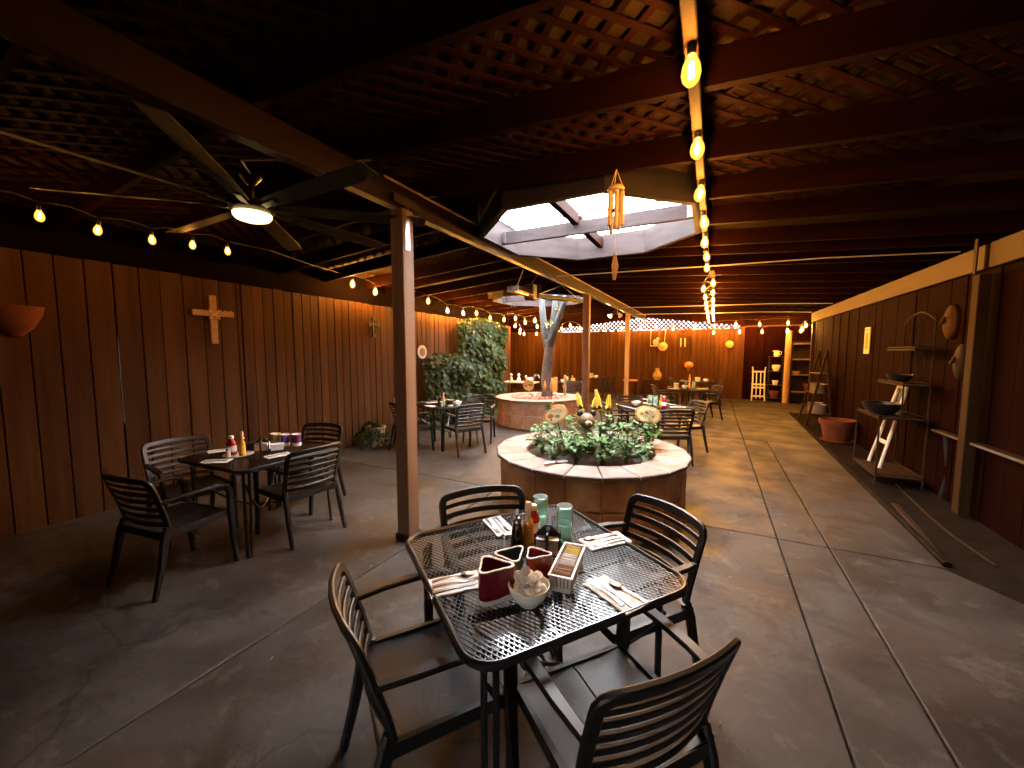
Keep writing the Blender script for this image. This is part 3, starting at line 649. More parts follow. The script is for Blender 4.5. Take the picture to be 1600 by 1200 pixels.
for v in (.215, .365, .515, .665, .81)[:4]:
    p_ = [(-.9+1.8*k/8, v+.0) for k in range(9)]; MB().sweep([Bk(*p) for p in p_], [Bn(*p) for p in p_], .030, .014).build('slat', M_blk, ch0, True)
p_ = [(-.9+1.8*k/8, .80) for k in range(9)]; MB().sweep([Bk(*p) for p in p_], [Bn(*p) for p in p_], .024, .014).build('slat', M_blk, ch0, True)
for s in (-1, 1):
    MB().sweep([Bk(s*.93, 0), (s*.240, -.20, .38), (s*.246, -.235, .2), (s*.25, -.285, 0)], (1, 0, 0), [.05, .05, .042, .034], [.034, .036, .034, .030]).build('leg', M_blk, ch0, True)
    MB().sweep([(s*.262, .205, .628), (s*.262, .236, .585), (s*.258, .238, .43), (s*.255, .25, .2), (s*.252, .268, 0)], (1, 0, 0), [.042, .046, .048, .042, .034], [.034]*5).build('leg', M_blk, ch0, True)
    a_ = [Bk(s*.95, .50), Vector((s*.262, -.10, .655)), Vector((s*.268, .05, .657)), Vector((s*.266, .15, .652)), Vector((s*.262, .205, .632))]
    MB().sweep(a_, (0, 0, 1), [.034, .044, .05, .048, .042], .022).build('arm', M_blk, ch0, True)
    MB().box((s*.243, .02, .415), (.02, .45, .05)).build('seat_rail', M_blk, ch0)
    pn = MB(); rs = []
    for k in range(9):
        y = -.205+.45*k/8; zz = .432-.014*math.sin(math.pi*k/8)+(-.012 if k == 8 else 0)
        x0, x1 = (.004, .232); rs.append([(s*x0, y, zz-.018), (s*x1, y, zz-.012), (s*x1, y, zz+.006), (s*.12, y, zz-.002), (s*x0, y, zz)])
    if s < 0: rs = [list(reversed(r)) for r in rs]
    pn.rings(rs).build('seat_panel', M_seat, ch0, True)
MB().box((0, .243, .405), (.46, .02, .05)).build('seat_rail', M_blk, ch0); MB().box((0, -.20, .405), (.44, .02, .05)).build('seat_rail', M_blk, ch0)
remember(ch0); _used = []
def chair(mx, my, facing, label):
    a = R(facing); o = -.31  # local y of the top of the back
    x = mx-o*math.cos(a); y = my-o*math.sin(a)
    if not _used:
        _used.append(1); ch0.location = (x, y, 0); ch0.rotation_euler = (0, 0, a-math.pi/2); ch0['label'] = label; return ch0
    return dup(ch0, (x, y, 0), a-math.pi/2, label)
chair(-1.13, .87, 55, 'black armchair at the left side of the near table, seen side-on')
chair(-.03, 1.07, 141, 'black armchair closest to the viewer, its back towards the lower right corner')
chair(-.175, 2.235, 232, 'black armchair on the far right side of the near table, by the walkway')
chair(-1.24, 2.01, -43, 'black armchair between the timber post and the near table')
chair(-3.05, 2.25, 176, 'black armchair on the right side of the left table, its back to the timber post')
chair(-3.5, 1.085, 98, 'black armchair in front of the left table, nearest the left edge')
chair(-4.58, 1.85, -6, 'black armchair between the left table and the board fence')
chair(-4.0, 3.05, -76, 'black armchair on the far side of the left table')
chair(-3.37, 5.24, 152, 'black armchair at the right of the ivy-side table, its back to the planter')
chair(-4.0, 6.55, -68, 'black armchair behind the ivy-side table against the ivy')
chair(-4.60, 4.78, 70, 'black armchair partly hidden by the tall timber post')
chair(-5.15, 5.55, 0, 'black armchair at the fence end of the ivy-side table')
chair(-.42, 6.05, 117, 'black armchair with its back to the viewer, behind the bicycle sign')
chair(-.15, 7.42, 215, 'light-catching armchair on the walkway side of the middle table')
chair(-1.40, 7.62, -55, 'black armchair on the far left side of the middle table')
chair(-1.62, 6.45, 32, 'black armchair at the middle table, half hidden behind the corn stakes')
chair(.17, 11.0, 205, 'light-catching armchair on the walkway side of the fourth table')
chair(-1.36, 10.5, 20, 'black armchair at the left end of the fourth table')
chair(.25, 14.0, 190, 'black armchair on the walkway side of the farthest right table')
chair(-1.25, 13.7, -5, 'black armchair at the left end of the farthest right table')
chair(-3.55, 10.75, 112, 'black armchair in front of the table behind the tree planter')
chair(-4.75, 11.5, 5, 'black armchair at the left end of the table behind the tree planter')
chair(-3.05, 14.1, 178, 'black armchair near the far fence, facing left beside the pale post')

# ------------------------------------------------------------------ tables
HT = .485
tb0 = thing('patio_table', 'x', 'table', (0, 0, 0), 0, 'black mesh patio tables')
pth = rsq(HT-.011, .10, 6, .727)
MB().sweep(pth, (0, 0, 1), .022, .034, closed=True).build('rim', M_iron, tb0, True)
ms = MB(); hh = HT-.02; ang = R(29); pt = .0172
def inside(x, y, h=hh, r=.09):
    ax, ay = abs(x), abs(y)
    if ax > h or ay > h: return False
    if ax > h-r and ay > h-r: return (ax-h+r)**2+(ay-h+r)**2 < r*r
    return True
for sgn in (1, -1):
    dx_, dy_ = math.cos(ang), sgn*math.sin(ang); nx, ny = -dy_, dx_
    k = -60
    while k <= 60:
        ox, oy = nx*pt*k, ny*pt*k; ts = [i*.012 for i in range(-70, 71) if inside(ox+dx_*i*.012, oy+dy_*i*.012)]
        if len(ts) > 1:
            z_ = .731+.0012*sgn
            ms.sweep([(ox+dx_*ts[0], oy+dy_*ts[0], z_), (ox+dx_*ts[-1], oy+dy_*ts[-1], z_)], (0, 0, 1), .0042, .0022, ch=.01)
        k += 1
ms.build('mesh_top', M_mesh, tb0)
for s1 in (1, -1):
    MB().sweep([(-.45, s1*.0+.16*s1, .718), (.45, .16*s1, .718)], (0, 0, 1), .02, .012).build('top_brace', M_iron, tb0)
for sx in (1, -1):
    for sy in (1, -1):
        c = HT-.09
        b = MB().tube([(sx*(c-.03), sy*c, .715), (sx*(c-.03), sy*c, .3), (sx*(c-.01), sy*(c+.01), .0)], .0125, 8); b.tube([(sx*c, sy*(c-.03), .715), (sx*c, sy*(c-.03), .3), (sx*(c+.01), sy*(c-.01), .0)], .0125, 8)
        b.lathe([(.022, 0), (.022, .012), (.012, .02)], 10, (sx*c, sy*c, 0)); b.build('leg', M_iron, tb0, True)
        MB().tube([(sx*c*(1-f*.0)*(1-f), sy*c*(1-f), .60-.36*math.sin(f*math.pi/2)**.8) for f in [i/10 for i in range(11)]], .009, 7).build('brace', M_iron, tb0, True)
MB().tube([(.055*math.cos(2*math.pi*k/16), .055*math.sin(2*math.pi*k/16), .24) for k in range(16)], .008, 6, True).build('brace_ring', M_iron, tb0, True)
remember(tb0); _tu = []
def table(x, y, rot, label):
    if not _tu: _tu.append(1); tb0.location = (x, y, 0); tb0.rotation_euler = (0, 0, R(rot)); tb0['label'] = label; return tb0
    return dup(tb0, (x, y, 0), R(rot), label)
table(-.69, 1.56, -36, 'black square mesh patio table set with cutlery in the foreground')
table(-3.70, 2.15, 2, 'black square patio table by the left fence with three glazed cups')
table(-4.25, 5.72, -15, 'black patio table in front of the ivy, left of the planters')
table(-.87, 7.02, 45, 'black patio table just behind the planter with the bear figure')
table(-.55, 10.95, 4, 'black patio table fourth along the walkway, behind the middle one')
table(-.45, 13.8, 0, 'farthest black patio table on the right, near the far fence')
table(-3.85, 11.6, 8, 'black patio table behind the tree planter')
table(-3.85, 14.2, 0, 'black patio table at the far fence, left of the pale post')

# ------------------------------------------------------------------ tableware
ZT = .7345
def napkin(x, y, a, l, w, label, z=ZT):
    t = thing('paper_napkin', label, 'napkin', (x, y, z), R(a), 'folded paper napkins')
    q = random.Random(label); nx, ny = 8, 4
    for lay in range(2):
        b = MB(); top, bot = [], []
        for i in range(nx+1):
            for j in range(ny+1):
                u, v = (i/nx-.5)*l*(1-.02*lay), (j/ny-.5)*w*(1-.03*lay)
                zz = .001+.0032*lay+.0022*abs(math.sin(i*1.1+j*.8+lay*2+q.random()*.6))*(1 if lay else .3); top.append((u+.004*lay, v, zz+.0012)); bot.append((u+.004*lay, v, zz))
        N = len(top); f = []
        for i in range(nx):
            for j in range(ny):
                p0 = i*(ny+1)+j; qd = (p0, p0+ny+1, p0+ny+2, p0+1); f.append(qd); f.append(tuple(k+N for k in reversed(qd)))
        b.add(top+bot, f); b.build('paper_layer', M_nap, t, True)
def ends(p0, p1): return math.atan2(p1[1]-p0[1], p1[0]-p0[0]), math.hypot(p1[0]-p0[0], p1[1]-p0[1])
def cutlery(kind, p0, p1, label, z=ZT+.009):   # p0 = head, p1 = end of the handle
    a, L = ends(p0, p1); t = thing(kind, label, kind, (p0[0], p0[1], z), a, 'cutlery on napkins')
    if kind == 'knife':
        MB().sweep([(0, 0, 0), (.02, 0, 0), (L*.5, 0, 0)], (0, 0, 1), [.006, .018, .017], .0022).build('blade', M_chrome, t); MB().sweep([(L*.5, 0, 0), (L*.54, 0, .001), (L*.9, 0, .001), (L, 0, 0)], (0, 0, 1), [.010, .015, .018, .014], .005).build('handle', M_chrome, t, True)
    elif kind == 'fork':
        for k in (-1.5, -.5, .5, 1.5): MB().sweep([(0, k*.0065, .002), (.02, k*.0065, -.001), (.045, k*.006, .0)], (0, 0, 1), .0035, .002).build('tine', M_chrome, t)
        MB().sweep([(.042, 0, 0), (.055, 0, -.001), (.075, 0, .001), (.09, 0, .004), (L*.8, 0, .004), (L, 0, 0)], (0, 0, 1), [.024, .024, .012, .007, .014, .018], .0028).build('handle', M_chrome, t, True)
    else:
        h = ball((.028, 0, .002), (.030, .020, .007), 14, 6); h.build('bowl', M_chrome, t, True)
        MB().sweep([(.054, 0, .003), (.075, 0, .006), (L*.8, 0, .004), (L, 0, 0)], (0, 0, 1), [.010, .006, .013, .017], .0028).build('handle', M_chrome, t, True)
def setting(x, y, a, l, w, where, parts, z=ZT, flip=1):
    napkin(x, y, a, l, w, 'white paper napkin '+where, z)
    A = R(a)
    for i, k in enumerate(parts):
        o = (i-(len(parts)-1)/2)*w*.26; L = min(.19, l*.86)
        c, s = math.cos(A), math.sin(A); q0 = (x-flip*c*L*.5-s*o+rnd.uniform(-.01, .01), y-flip*s*L*.5+c*o); q1 = (x+flip*c*L*.5-s*o, y+flip*s*L*.5+c*o+rnd.uniform(-.01, .01))
        cutlery(k, q0, q1, f'steel {k} on the napkin {where}', z+.009)
napkin(-.305, 1.46, -31, .225, .12, 'white paper napkin at the front right of the near table')
cutlery('fork', (-.415, 1.495), (-.26, 1.395), 'steel fork on the front right napkin of the near table')
cutlery('knife', (-.405, 1.525), (-.225, 1.40), 'steel knife on the front right napkin of the near table')
cutlery('spoon', (-.335, 1.515), (-.185, 1.45), 'steel spoon on the front right napkin of the near table')
setting(-.885, 1.235, 48, .21, .125, 'beside the burgundy pot on the near table', ['knife', 'fork', 'spoon'], flip=-1)
setting(-.985, 1.775, -38, .235, .11, 'at the post side of the near table', ['fork', 'knife', 'spoon'], flip=-1)
setting(-.44, 1.865, 49, .23, .12, 'near the right armchair of the near table', ['fork', 'knife', 'spoon'])
def hollow(prof, n=20, c=(0, 0, 0)): return MB().lathe(prof, n, c, caps=False)
bo = thing('creamer_bowl', 'cream ceramic bowl heaped with coffee creamers on the near table', 'bowl', (-.575, 1.262, ZT))
b = MB().lathe([(.0, .0), (.036, .0), (.038, .006), (.058, .024), (.070, .046), (.075, .068), (.077, .074), (.074, .075), (.071, .068), (.064, .044), (.05, .024), (.0, .014)], 32, caps=False); b.build('bowl', M_cer, bo, True)
M_cup = mat('creamer_cup', (.84, .81, .74), .45); M_lid = mat('creamer_lid', (.80, .74, .64), .4, c2=(.55, .38, .25), scale=220)
cm_c = MB().lathe([(.0095, 0), (.0105, .002), (.0135, .020), (.0162, .0215), (.0162, .023)], 14).mesh('cup', M_cup, True); cm_l = MB().lathe([(.0160, .0232), (.0160, .0240), (.015, .0243)], 14).mesh('lid', M_lid, True)
crs = [(-.045, -.02, .055), (-.018, -.045, .055), (.018, -.042, .056), (.045, -.014, .056), (.044, .024, .057), (.012, .045, .056), (-.026, .042, .056), (-.05, .016, .055), (0, .0, .050), (-.026, -.012, .076), (.006, -.024, .078), (.032, .002, .077), (.006, .022, .078), (-.022, .022, .079), (.0, -.004, .100), (.03, -.03, .082)]
for i, (x, y, z) in enumerate(crs):
    t = thing('coffee_creamer', 'small foil-lidded coffee creamer cup heaped in the cream bowl', 'creamer', (-.575+x*.95, 1.262+y*.95, ZT+z*1.12+.008), 0, 'creamers in the bowl')
    t.rotation_euler = (rnd.uniform(.2, .9) if i % 4 else 3.14+rnd.uniform(-.5, .5), rnd.uniform(-.45, .45), rnd.uniform(-.9, .9)); t.scale = (1.12, 1.12, 1.12); inst('cup', cm_c, t); inst('lid', cm_l, t)
def tripot(x, y, a, label, m, h=.125, s=.062, name='glazed_pot'):
    t = thing(name, label, 'pot', (x, y, ZT), R(a)); n = 36
    def ring(sc_, z, wob=0):
        out = []
        for k in range(n):
            th = 2*math.pi*k/n; r_ = .80+.20*math.cos(3*th)+.055*math.cos(6*th); out.append((s*sc_*r_*math.cos(th)*1.15, s*sc_*r_*math.sin(th), z+wob*math.sin(2*th+1)))
        return out
    MB().rings([ring(.95, 0), ring(.97, .012), ring(.99, .022, .006)], caps=True).build('foot', M_cer, t, True)
    MB().rings([ring(.99, .022, .006), ring(1, .05), ring(1, h-.004)], caps=False).build('glazed_wall', m, t, True)
    MB().rings([ring(1, h-.004), ring(.98, h), ring(.86, h), ring(.84, h-.004)], caps=False).build('bare_rim', M_cer, t, True)
    b = MB().rings([ring(.84, h-.004), ring(.82, h*.5), ring(.80, .03)], caps=False); b.f.append(tuple(range(2*n, 3*n))); b.build('inside', m, t, True)
tripot(-.71, 1.235, 25, 'burgundy triangular glazed pot beside the creamer bowl', M_dred, .13, .068)
tripot(-.70, 1.365, 80, 'grey-green triangular glazed pot behind the burgundy one', M_gteal, .115, .064)
tripot(-.605, 1.405, 20, 'rust-orange triangular glazed pot beside the white packet basket', M_rust, .12, .052)
# basket with sweetener packets
bk = thing('packet_basket', 'white slotted plastic basket of sweetener packets on the near table', 'basket', (-.505, 1.50, ZT), R(96))
L_, Wd, Hh = .27, .085, .072; b = MB()
def rect(l, w, z): return [(-l/2, -w/2, z), (l/2, -w/2, z), (l/2, w/2, z), (-l/2, w/2, z)]
MB().rings([rect(L_*.92, Wd*.86, 0), rect(L_*.92, Wd*.86, .004)]).build('base', M_white, bk)
MB().rings([rect(L_+.012, Wd+.012, Hh-.006), rect(L_+.012, Wd+.012, Hh), rect(L_-.006, Wd-.006, Hh), rect(L_-.006, Wd-.006, Hh-.006)], True).build('rim', M_white, bk)
MB().rings([rect(L_*.925, Wd*.87, .004), rect(L_*.935, Wd*.89, .018), rect(L_*.92, Wd*.85, .018), rect(L_*.91, Wd*.83, .004)], True).build('lower_band', M_white, bk)
b = MB()
for k in range(19):
    x = (k/18-.5)
    for s in (1, -1): b.sweep([(x*L_*.92, s*Wd*.44, .014), (x*L_*.98, s*Wd*.49, Hh-.004)], (0, 1, 0), .0075, .003)
for k in range(6):
    y = (k/5-.5)
    for s in (1, -1): b.sweep([(s*L_*.465, y*Wd*.8, .014), (s*L_*.495, y*Wd*.9, Hh-.004)], (1, 0, 0), .0075, .003)
b.build('side_bars', M_white, bk)
pk = {m_.name: MB().sweep([(-.0015, 0, 0), (.0, 0, .03), (.0012, 0, .06)], (1, 0, 0), .062, .0022).mesh('packet', m_) for m_ in (M_ypk, M_wlab, M_bpk)}
c96, s96 = math.cos(R(96)), math.sin(R(96))
for i in range(36):
    m_, nm = (M_bpk, 'brown sugar packet standing at the near end of the white basket') if i < 13 else ((M_wlab, 'white sugar packet standing in the middle of the white basket') if i < 25 else (M_ypk, 'yellow sweetener packet standing at the far end of the white basket'))
    u = -.118+i*.00672; o = inst('sweetener_packet', pk[m_.name], None, (-.505+u*c96, 1.50+u*s96, ZT+.006+rnd.uniform(-.001, .004))); o.rotation_euler = (0, rnd.uniform(-.12, .22), R(96)+rnd.uniform(-.06, .06))
    tag(o, nm, 'packet', 'sweetener packets in the basket')
def caddy(x, y, a, label, z=ZT, sc_=1):
    t = thing('packet_caddy', label, 'caddy', (x, y, z), R(a)); h = .10*sc_; w = .055*sc_
    MB().box((0, 0, .003), (2*w, 2*w, .006)).build('base', M_black, t); MB().prism([(-.004, -w), (.004, -w), (.004, w), (-.004, w)], .006, h).build('divider', M_black, t)
    b = MB().rings([[(-w, -.003, .006), (w, -.003, .006), (w, .003, .006), (-w, .003, .006)], [(-w, -.003, h*.85), (w, -.003, h*.85), (w, .003, h*.85), (-w, .003, h*.85)], [(-w*.3, -.003, h*1.25), (w*.3, -.003, h*1.25), (w*.3, .003, h*1.25), (-w*.3, .003, h*1.25)]]); b.build('handle_plate', M_black, t)
    MB().rings([[(.009*math.cos(k*.6283), -.0032, h*1.08+.011*math.sin(k*.6283)) for k in range(10)], [(.009*math.cos(k*.6283), -.0048, h*1.08+.011*math.sin(k*.6283)) for k in range(10)]]).build('badge', M_blu, t)
    for sx in (1, -1):
        for sy in (1, -1):
            for e in range(2): MB().box((sx*w*.95 if e else sx*w*.1, sy*w*.95, h*.4), (.004, .004, h*.75)).build('upright', M_black, t)
    for i, (sx, sy) in enumerate(((1, 1), (-1, 1), (-1, -1), (1, -1))):
        m_ = [M_wlab, M_pink, M_blu, M_wlab][i]
        for k in range(5): MB().box((sx*w*.5, sy*w*.5, .012+.014*k*sc_), (w*.82, w*.82, .0115*sc_), rz=rnd.uniform(-.06, .06)).build('jam_tub', m_ if k == 4 else M_wlab, t)
caddy(-.655, 1.655, 15, 'black caddy stacked with jam tubs behind the rust-orange pot')
def bottle(x, y, label, prof, m, cap, mcap, lab=None, mlab=None, z=ZT, name='sauce_bottle', fill=None, mfill=None, cat='bottle', group=None):
    t = thing(name, label, cat, (x, y, z), rnd.uniform(0, 6), group)
    MB().lathe(prof, 20).build('body', m, t, True)
    if fill: MB().lathe(fill, 18).build('sauce', mfill, t, True)
    MB().lathe(cap, 16).build('cap', mcap, t, True)
    if lab: MB().lathe(lab, 20, caps=False).build('paper_label', mlab, t, True)
    return t
HS = [(.0, 0), (.024, 0), (.026, .006), (.026, .105), (.020, .128), (.012, .142), (.011, .158)]; HSc = [(.0125, .150), (.0125, .165), (.0145, .168), (.0165, .180), (.0165, .205), (.012, .213), (.0, .214)]
M_amb = mat('amber_sauce_glass', (.70, .35, .08), .08, c2=(.60, .22, .03), scale=6, coat=.6)
def hotsauce(x, y, label, z=ZT): return bottle(x, y, label, HS, M_amb, HSc, M_wcap, [(.0264, .02), (.0266, .022), (.0266, .088), (.0264, .09)], M_yel, z)
hotsauce(-.76, 1.66, 'hot sauce bottle with a wooden cap in the middle of the near table')
def syrup(x, y, label, z=ZT, m=M_syr):
    t = bottle(x, y, label, [(.0, 0), (.032, 0), (.034, .008), (.032, .05), (.024, .10), (.020, .125)], m, [(.021, .122), (.022, .135), (.017, .145), (.010, .150), (.0, .151)], M_chrome, z=z, name='syrup_pourer')
    MB().sweep([(.01, 0, .146), (.018, 0, .17), (.012, 0, .195)], (1, 0, 0), [.012, .014, .010], .003).build('thumb_lever', M_chrome, t); MB().tube([(-.02, 0, .13), (-.045, 0, .125), (-.05, 0, .08), (-.034, 0, .05)], .004, 6).build('handle', M_chrome, t)
syrup(-.795, 1.612, 'dark syrup pourer with a chrome lever on the near table')
def ketchup(x, y, label, z=ZT):
    return bottle(x, y, label, [(.0, 0), (.030, 0), (.033, .006), (.033, .09), (.026, .115), (.016, .135), (.015, .145)], M_ket, [(.018, .140), (.018, .162), (.015, .165), (.0, .165)], M_wlab, [(.0334, .03), (.0336, .032), (.0336, .078), (.0334, .08)], M_wlab, z, 'ketchup_bottle')
ketchup(-.775, 1.755, 'red ketchup bottle behind the hot sauce on the near table')
def shaker(x, y, label, z=ZT, mtop=M_chrome):
    return bottle(x, y, label, [(.0, 0), (.019, 0), (.020, .004), (.0165, .055), (.016, .06)], M_white, [(.0175, .058), (.0178, .07), (.012, .080), (.0, .083)], mtop, z=z, name='salt_shaker', cat='shaker')
shaker(-.835, 1.565, 'small chrome-topped salt shaker beside the dark syrup pourer')
def tumbler(x, y, z, label):
    t = thing('glass_tumbler', label, 'glass', (x, y, z), 0, 'stacked tumblers')
    t.scale = (1.12, 1.12, 1.0)
    MB().lathe([(0, .088), (.034, .088), (.0355, .086), (.038, .0), (.0355, .0), (.0325, .080), (.0, .080)], 28, caps=False).build('wall', M_glass, t, True)
for x, y, w in ((-.775, 1.845, 'left'), (-.62, 1.785, 'right')):
    tumbler(x, y, ZT, f'green glass tumbler upside down, bottom of the {w} stack'); tumbler(x, y, ZT+.0895, f'green glass tumbler upside down, top of the {w} stack')
# left table
def cup(x, y, label, m, h=.115, r_=.042, z=ZT):
    t = thing('glazed_cup', label, 'cup', (x, y, z)); MB().lathe([(0, 0), (r_*.9, 0), (r_*.92, .012), (r_*.94, .03)], 22, caps=False).build('foot', M_cer, t, True)
    MB().lathe([(r_*.94, .03), (r_, h-.006)], 22, caps=False).build('glazed_wall', m, t, True); MB().lathe([(r_, h-.006), (r_*.98, h), (r_*.86, h), (r_*.84, h-.01), (r_*.8, .012), (0, .01)], 22, caps=False).build('rim', M_cer, t, True)
def tray(x, y, label, r_=.12):
    t = tag(MB().lathe([(0, 0), (r_*.9, 0), (r_, .010), (r_*.97, .011), (r_*.88, .003), (0, .003)], 30, caps=False).build('serving_tray', M_white, None, True, (x, y, ZT)), label, 'tray')
tray(-3.78, 1.985, 'round tray under the ketchup and hot sauce on the left table')
ketchup(-3.83, 1.955, 'ketchup bottle with a white label on the left table', ZT+.004).scale = (1.15, 1.15, 1.05)
hotsauce(-3.72, 1.985, 'hot sauce bottle with a yellow label on the left table', ZT+.004)
syrup(-3.83, 2.045, 'glass syrup jar with a chrome lever on the left table', ZT+.004)
shaker(-3.77, 1.895, 'white shaker at the tray edge on the left table', ZT+.004)
caddy(-3.76, 2.185, 40, 'black caddy of white jam tubs on the left table')
tub = thing('packet_tub', 'small white tub in front of the violet cup', 'tub', (-3.665, 2.265, ZT), R(60)); MB().rings([rect(.10, .055, 0), rect(.115, .068, .058), rect(.109, .062, .058), rect(.095, .05, .004)], caps=False).build('wall', M_white, tub); MB().rings([rect(.09, .048, .004), rect(.10, .055, .05)]).build('contents', M_wlab, tub)
cup(-3.855, 2.37, 'tan glazed cup, leftmost of the three cups on the left table', M_tan, .12, .05)
cup(-3.76, 2.41, 'violet glazed cup in the middle of the three cups', M_purp, .115, .044)
cup(-3.66, 2.46, 'plum glazed cup with a white foot, right of the violet one', M_plum, .118, .045)
setting(-3.72, 1.77, 38, .22, .12, 'at the front of the left table', ['fork', 'knife'])
setting(-3.44, 2.13, 80, .20, .12, 'at the right edge of the left table', ['fork', 'knife'])
setting(-4.08, 2.0, 70, .22, .12, 'at the fence side of the left table', ['knife'])
def bowl(x, y, label, r_=.07, m=M_wlab, z=ZT):
    t = thing('china_bowl', label, 'bowl', (x, y, z)); MB().lathe([(0, 0), (r_*.5, 0), (r_*.52, .006), (r_*.9, .035), (r_, .07), (r_*.95, .07), (r_*.82, .035), (0, .012)], 22, caps=False).build('wall', m, t, True)
    q = random.Random(label); b = MB()
    for i in range(9):
        a = q.uniform(0, 6.28); b.lathe([(.010, 0), (.015, .022)], 8, (q.uniform(0, .6)*r_*math.cos(a), q.uniform(0, .6)*r_*math.sin(a), .055+q.uniform(0, .012)))
    b.build('contents', M_cup, t)
# ivy-side table
syrup(-4.30, 5.60, 'syrup pourer on the ivy-side table'); hotsauce(-4.20, 5.58, 'hot sauce bottle on the ivy-side table'); shaker(-4.18, 5.48, 'shaker on the ivy-side table'); cup(-4.0, 5.50, 'black cup beside the white bowl on the ivy-side table', M_black, .11, .06)
tumbler(-4.10, 5.42, ZT, 'glass tumbler on the ivy-side table'); bowl(-3.93, 5.62, 'white bowl on the ivy-side table in front of the ivy'); setting(-4.55, 5.72, 60, .22, .12, 'at the fence end of the ivy-side table', ['fork', 'knife']); setting(-4.28, 5.32, -12, .22, .12, 'at the front of the ivy-side table', ['fork'])
# middle table
bowl(-1.16, 7.02, 'white bowl at the left corner of the middle table', .085); cup(-1.05, 7.38, 'burgundy cup at the far left of the middle table', M_dred, .08, .06); cup(-.98, 7.3, 'tan cup on the middle table', M_tan, .09, .05)
for x, y, w in ((-.96, 7.2, 'left'), (-.86, 7.14, 'right')): tumbler(x, y, ZT, f'{w} lower tumbler on the middle table'); tumbler(x, y, ZT+.0895, f'{w} upper tumbler on the middle table')
ketchup(-.70, 6.96, 'ketchup bottle with a white label on the middle table').scale = (1.3, 1.3, 1.2)
hotsauce(-.76, 7.02, 'hot sauce bottle on the middle table'); setting(-.50, 7.1, 10, .24, .13, 'at the right side of the middle table', ['fork']); setting(-.98, 6.72, -40, .22, .12, 'at the front of the middle table', ['knife'])
# fourth table
cup(-.83, 10.98, 'orange-lit mug on the fourth table', M_tan, .12, .06); bowl(-.62, 10.95, 'white bowl on the fourth table', .075); caddy(-.62, 11.12, 0, 'dark caddy on the fourth table'); hotsauce(-.52, 11.1, 'hot sauce bottle on the fourth table'); syrup(-.62, 11.22, 'syrup pourer on the fourth table')
tumbler(-.42, 11.05, ZT, 'lower tumbler on the fourth table'); tumbler(-.42, 11.05, ZT+.0895, 'upper tumbler on the fourth table'); setting(-.85, 10.66, 0, .24, .13, 'at the front left of the fourth table', ['fork']); setting(-.22, 10.95, 10, .24, .13, 'at the walkway side of the fourth table', ['fork'])
# farthest tables
cup(-.42, 13.75, 'cream mug on the farthest right table', M_cer, .13, .08); bowl(-.18, 13.8, 'round white bowl on the farthest right table', .085); hotsauce(-.65, 13.85, 'hot sauce bottle on the farthest right table'); setting(-.75, 13.6, 0, .3, .13, 'on the farthest right table', [])
cup(-3.84, 11.66, 'yellow glazed pot on the table behind the tree planter', M_tan, .12, .07); hotsauce(-3.82, 11.55, 'hot sauce bottle on the table behind the tree planter'); tumbler(-4.0, 11.6, ZT, 'lower tumbler on the table behind the tree planter'); tumbler(-4.0, 11.6, ZT+.09, 'upper tumbler on the table behind the tree planter'); bowl(-4.12, 11.5, 'white bowl on the table behind the tree planter'); setting(-3.62, 11.7, 0, .24, .13, 'on the table behind the tree planter', [])
cup(-3.98, 14.15, 'yellow mug on the table at the far fence', M_tan, .14, .09); bowl(-3.78, 14.1, 'white bowl on the table at the far fence', .09)

# ------------------------------------------------------------------ lamps
bulb_m = MB().lathe([(.0, -.118), (.016, -.114), (.030, -.098), (.036, -.074), (.032, -.046), (.018, -.016), (.014, 0)], 14).mesh('bulb', M_bulb, True)
fil_m = MB().lathe([(.0, -.096), (.009, -.088), (.011, -.066), (.007, -.036), (.0, -.030)], 6, caps=False).mesh('filament', M_fil, True)
fil_d = fil_m.copy(); fil_d.materials[0] = M_fil_dim; fil_h = fil_m.copy(); fil_h.materials[0] = M_fil_hot
sock_m = MB().lathe([(.0145, -.012), (.0165, -.008), (.0165, .03), (.011, .042), (.006, .046)], 12).mesh('socket', M_sock, True)
def string(label, pts, cord_pts=None, sc_=1.0, drop=.05, fm=None):
    t = thing('string_lights', label, 'string lights', (0, 0, 0), 0, 'amber bulb strings')
    path = []
    for i, p in enumerate(pts):
        p = Vector(p); path.append(p+Vector((0, 0, drop)))
        if i < len(pts)-1:
            q_ = Vector(pts[i+1]); L = (q_-p).length
            for f in (.25, .5, .75): path.append(p.lerp(q_, f)+Vector((0, 0, drop+.03*math.sin(f*math.pi))))
    if cord_pts: path = [Vector(c) for c in cord_pts[0]]+path+[Vector(c) for c in cord_pts[1]]
    MB().tube(path, .0045, 5).build('cord', M_cord, t)
    for i, p in enumerate(pts):
        o = inst('bulb', bulb_m, t, p, rnd.uniform(0, 6)); o.rotation_euler = (rnd.uniform(-.12, .12), rnd.uniform(-.12, .12), 0)
        o.scale = (sc_,)*3; inst('filament', fm or fil_m, o); inst('socket', sock_m, o)
ys = [1.72+.66*k for k in range(22)]
string('nearest row of large amber bulbs hanging from the board above the walkway', [(-.115, y, 2.79) for y in ys if y < 6], [[(-.11, .3, 2.83)], [(-.1, 6.2, 2.82)]])
string('far double row of amber bulbs running on above the walkway to the back', [(-.115+.07*(-1)**k, 6.9+.55*k, 2.79) for k in range(16)], [[(-.1, 6.3, 2.82)], []], 1.15, fm=fil_h)
string('five amber bulbs along the top of the left fence, near the fan', [(-4.6, .56, 2.73), (-4.6, .84, 2.74), (-4.6, 1.115, 2.74), (-4.6, 1.44, 2.72), (-4.6, 1.79, 2.73), (-4.6, 2.11, 2.76), (-4.6, 2.42, 2.77)], [[(-4.6, .2, 2.83)], [(-4.65, 2.9, 2.84), (-4.9, 3.6, 2.84), (-5.2, 4.3, 2.88)]], .78, fm=fil_d)
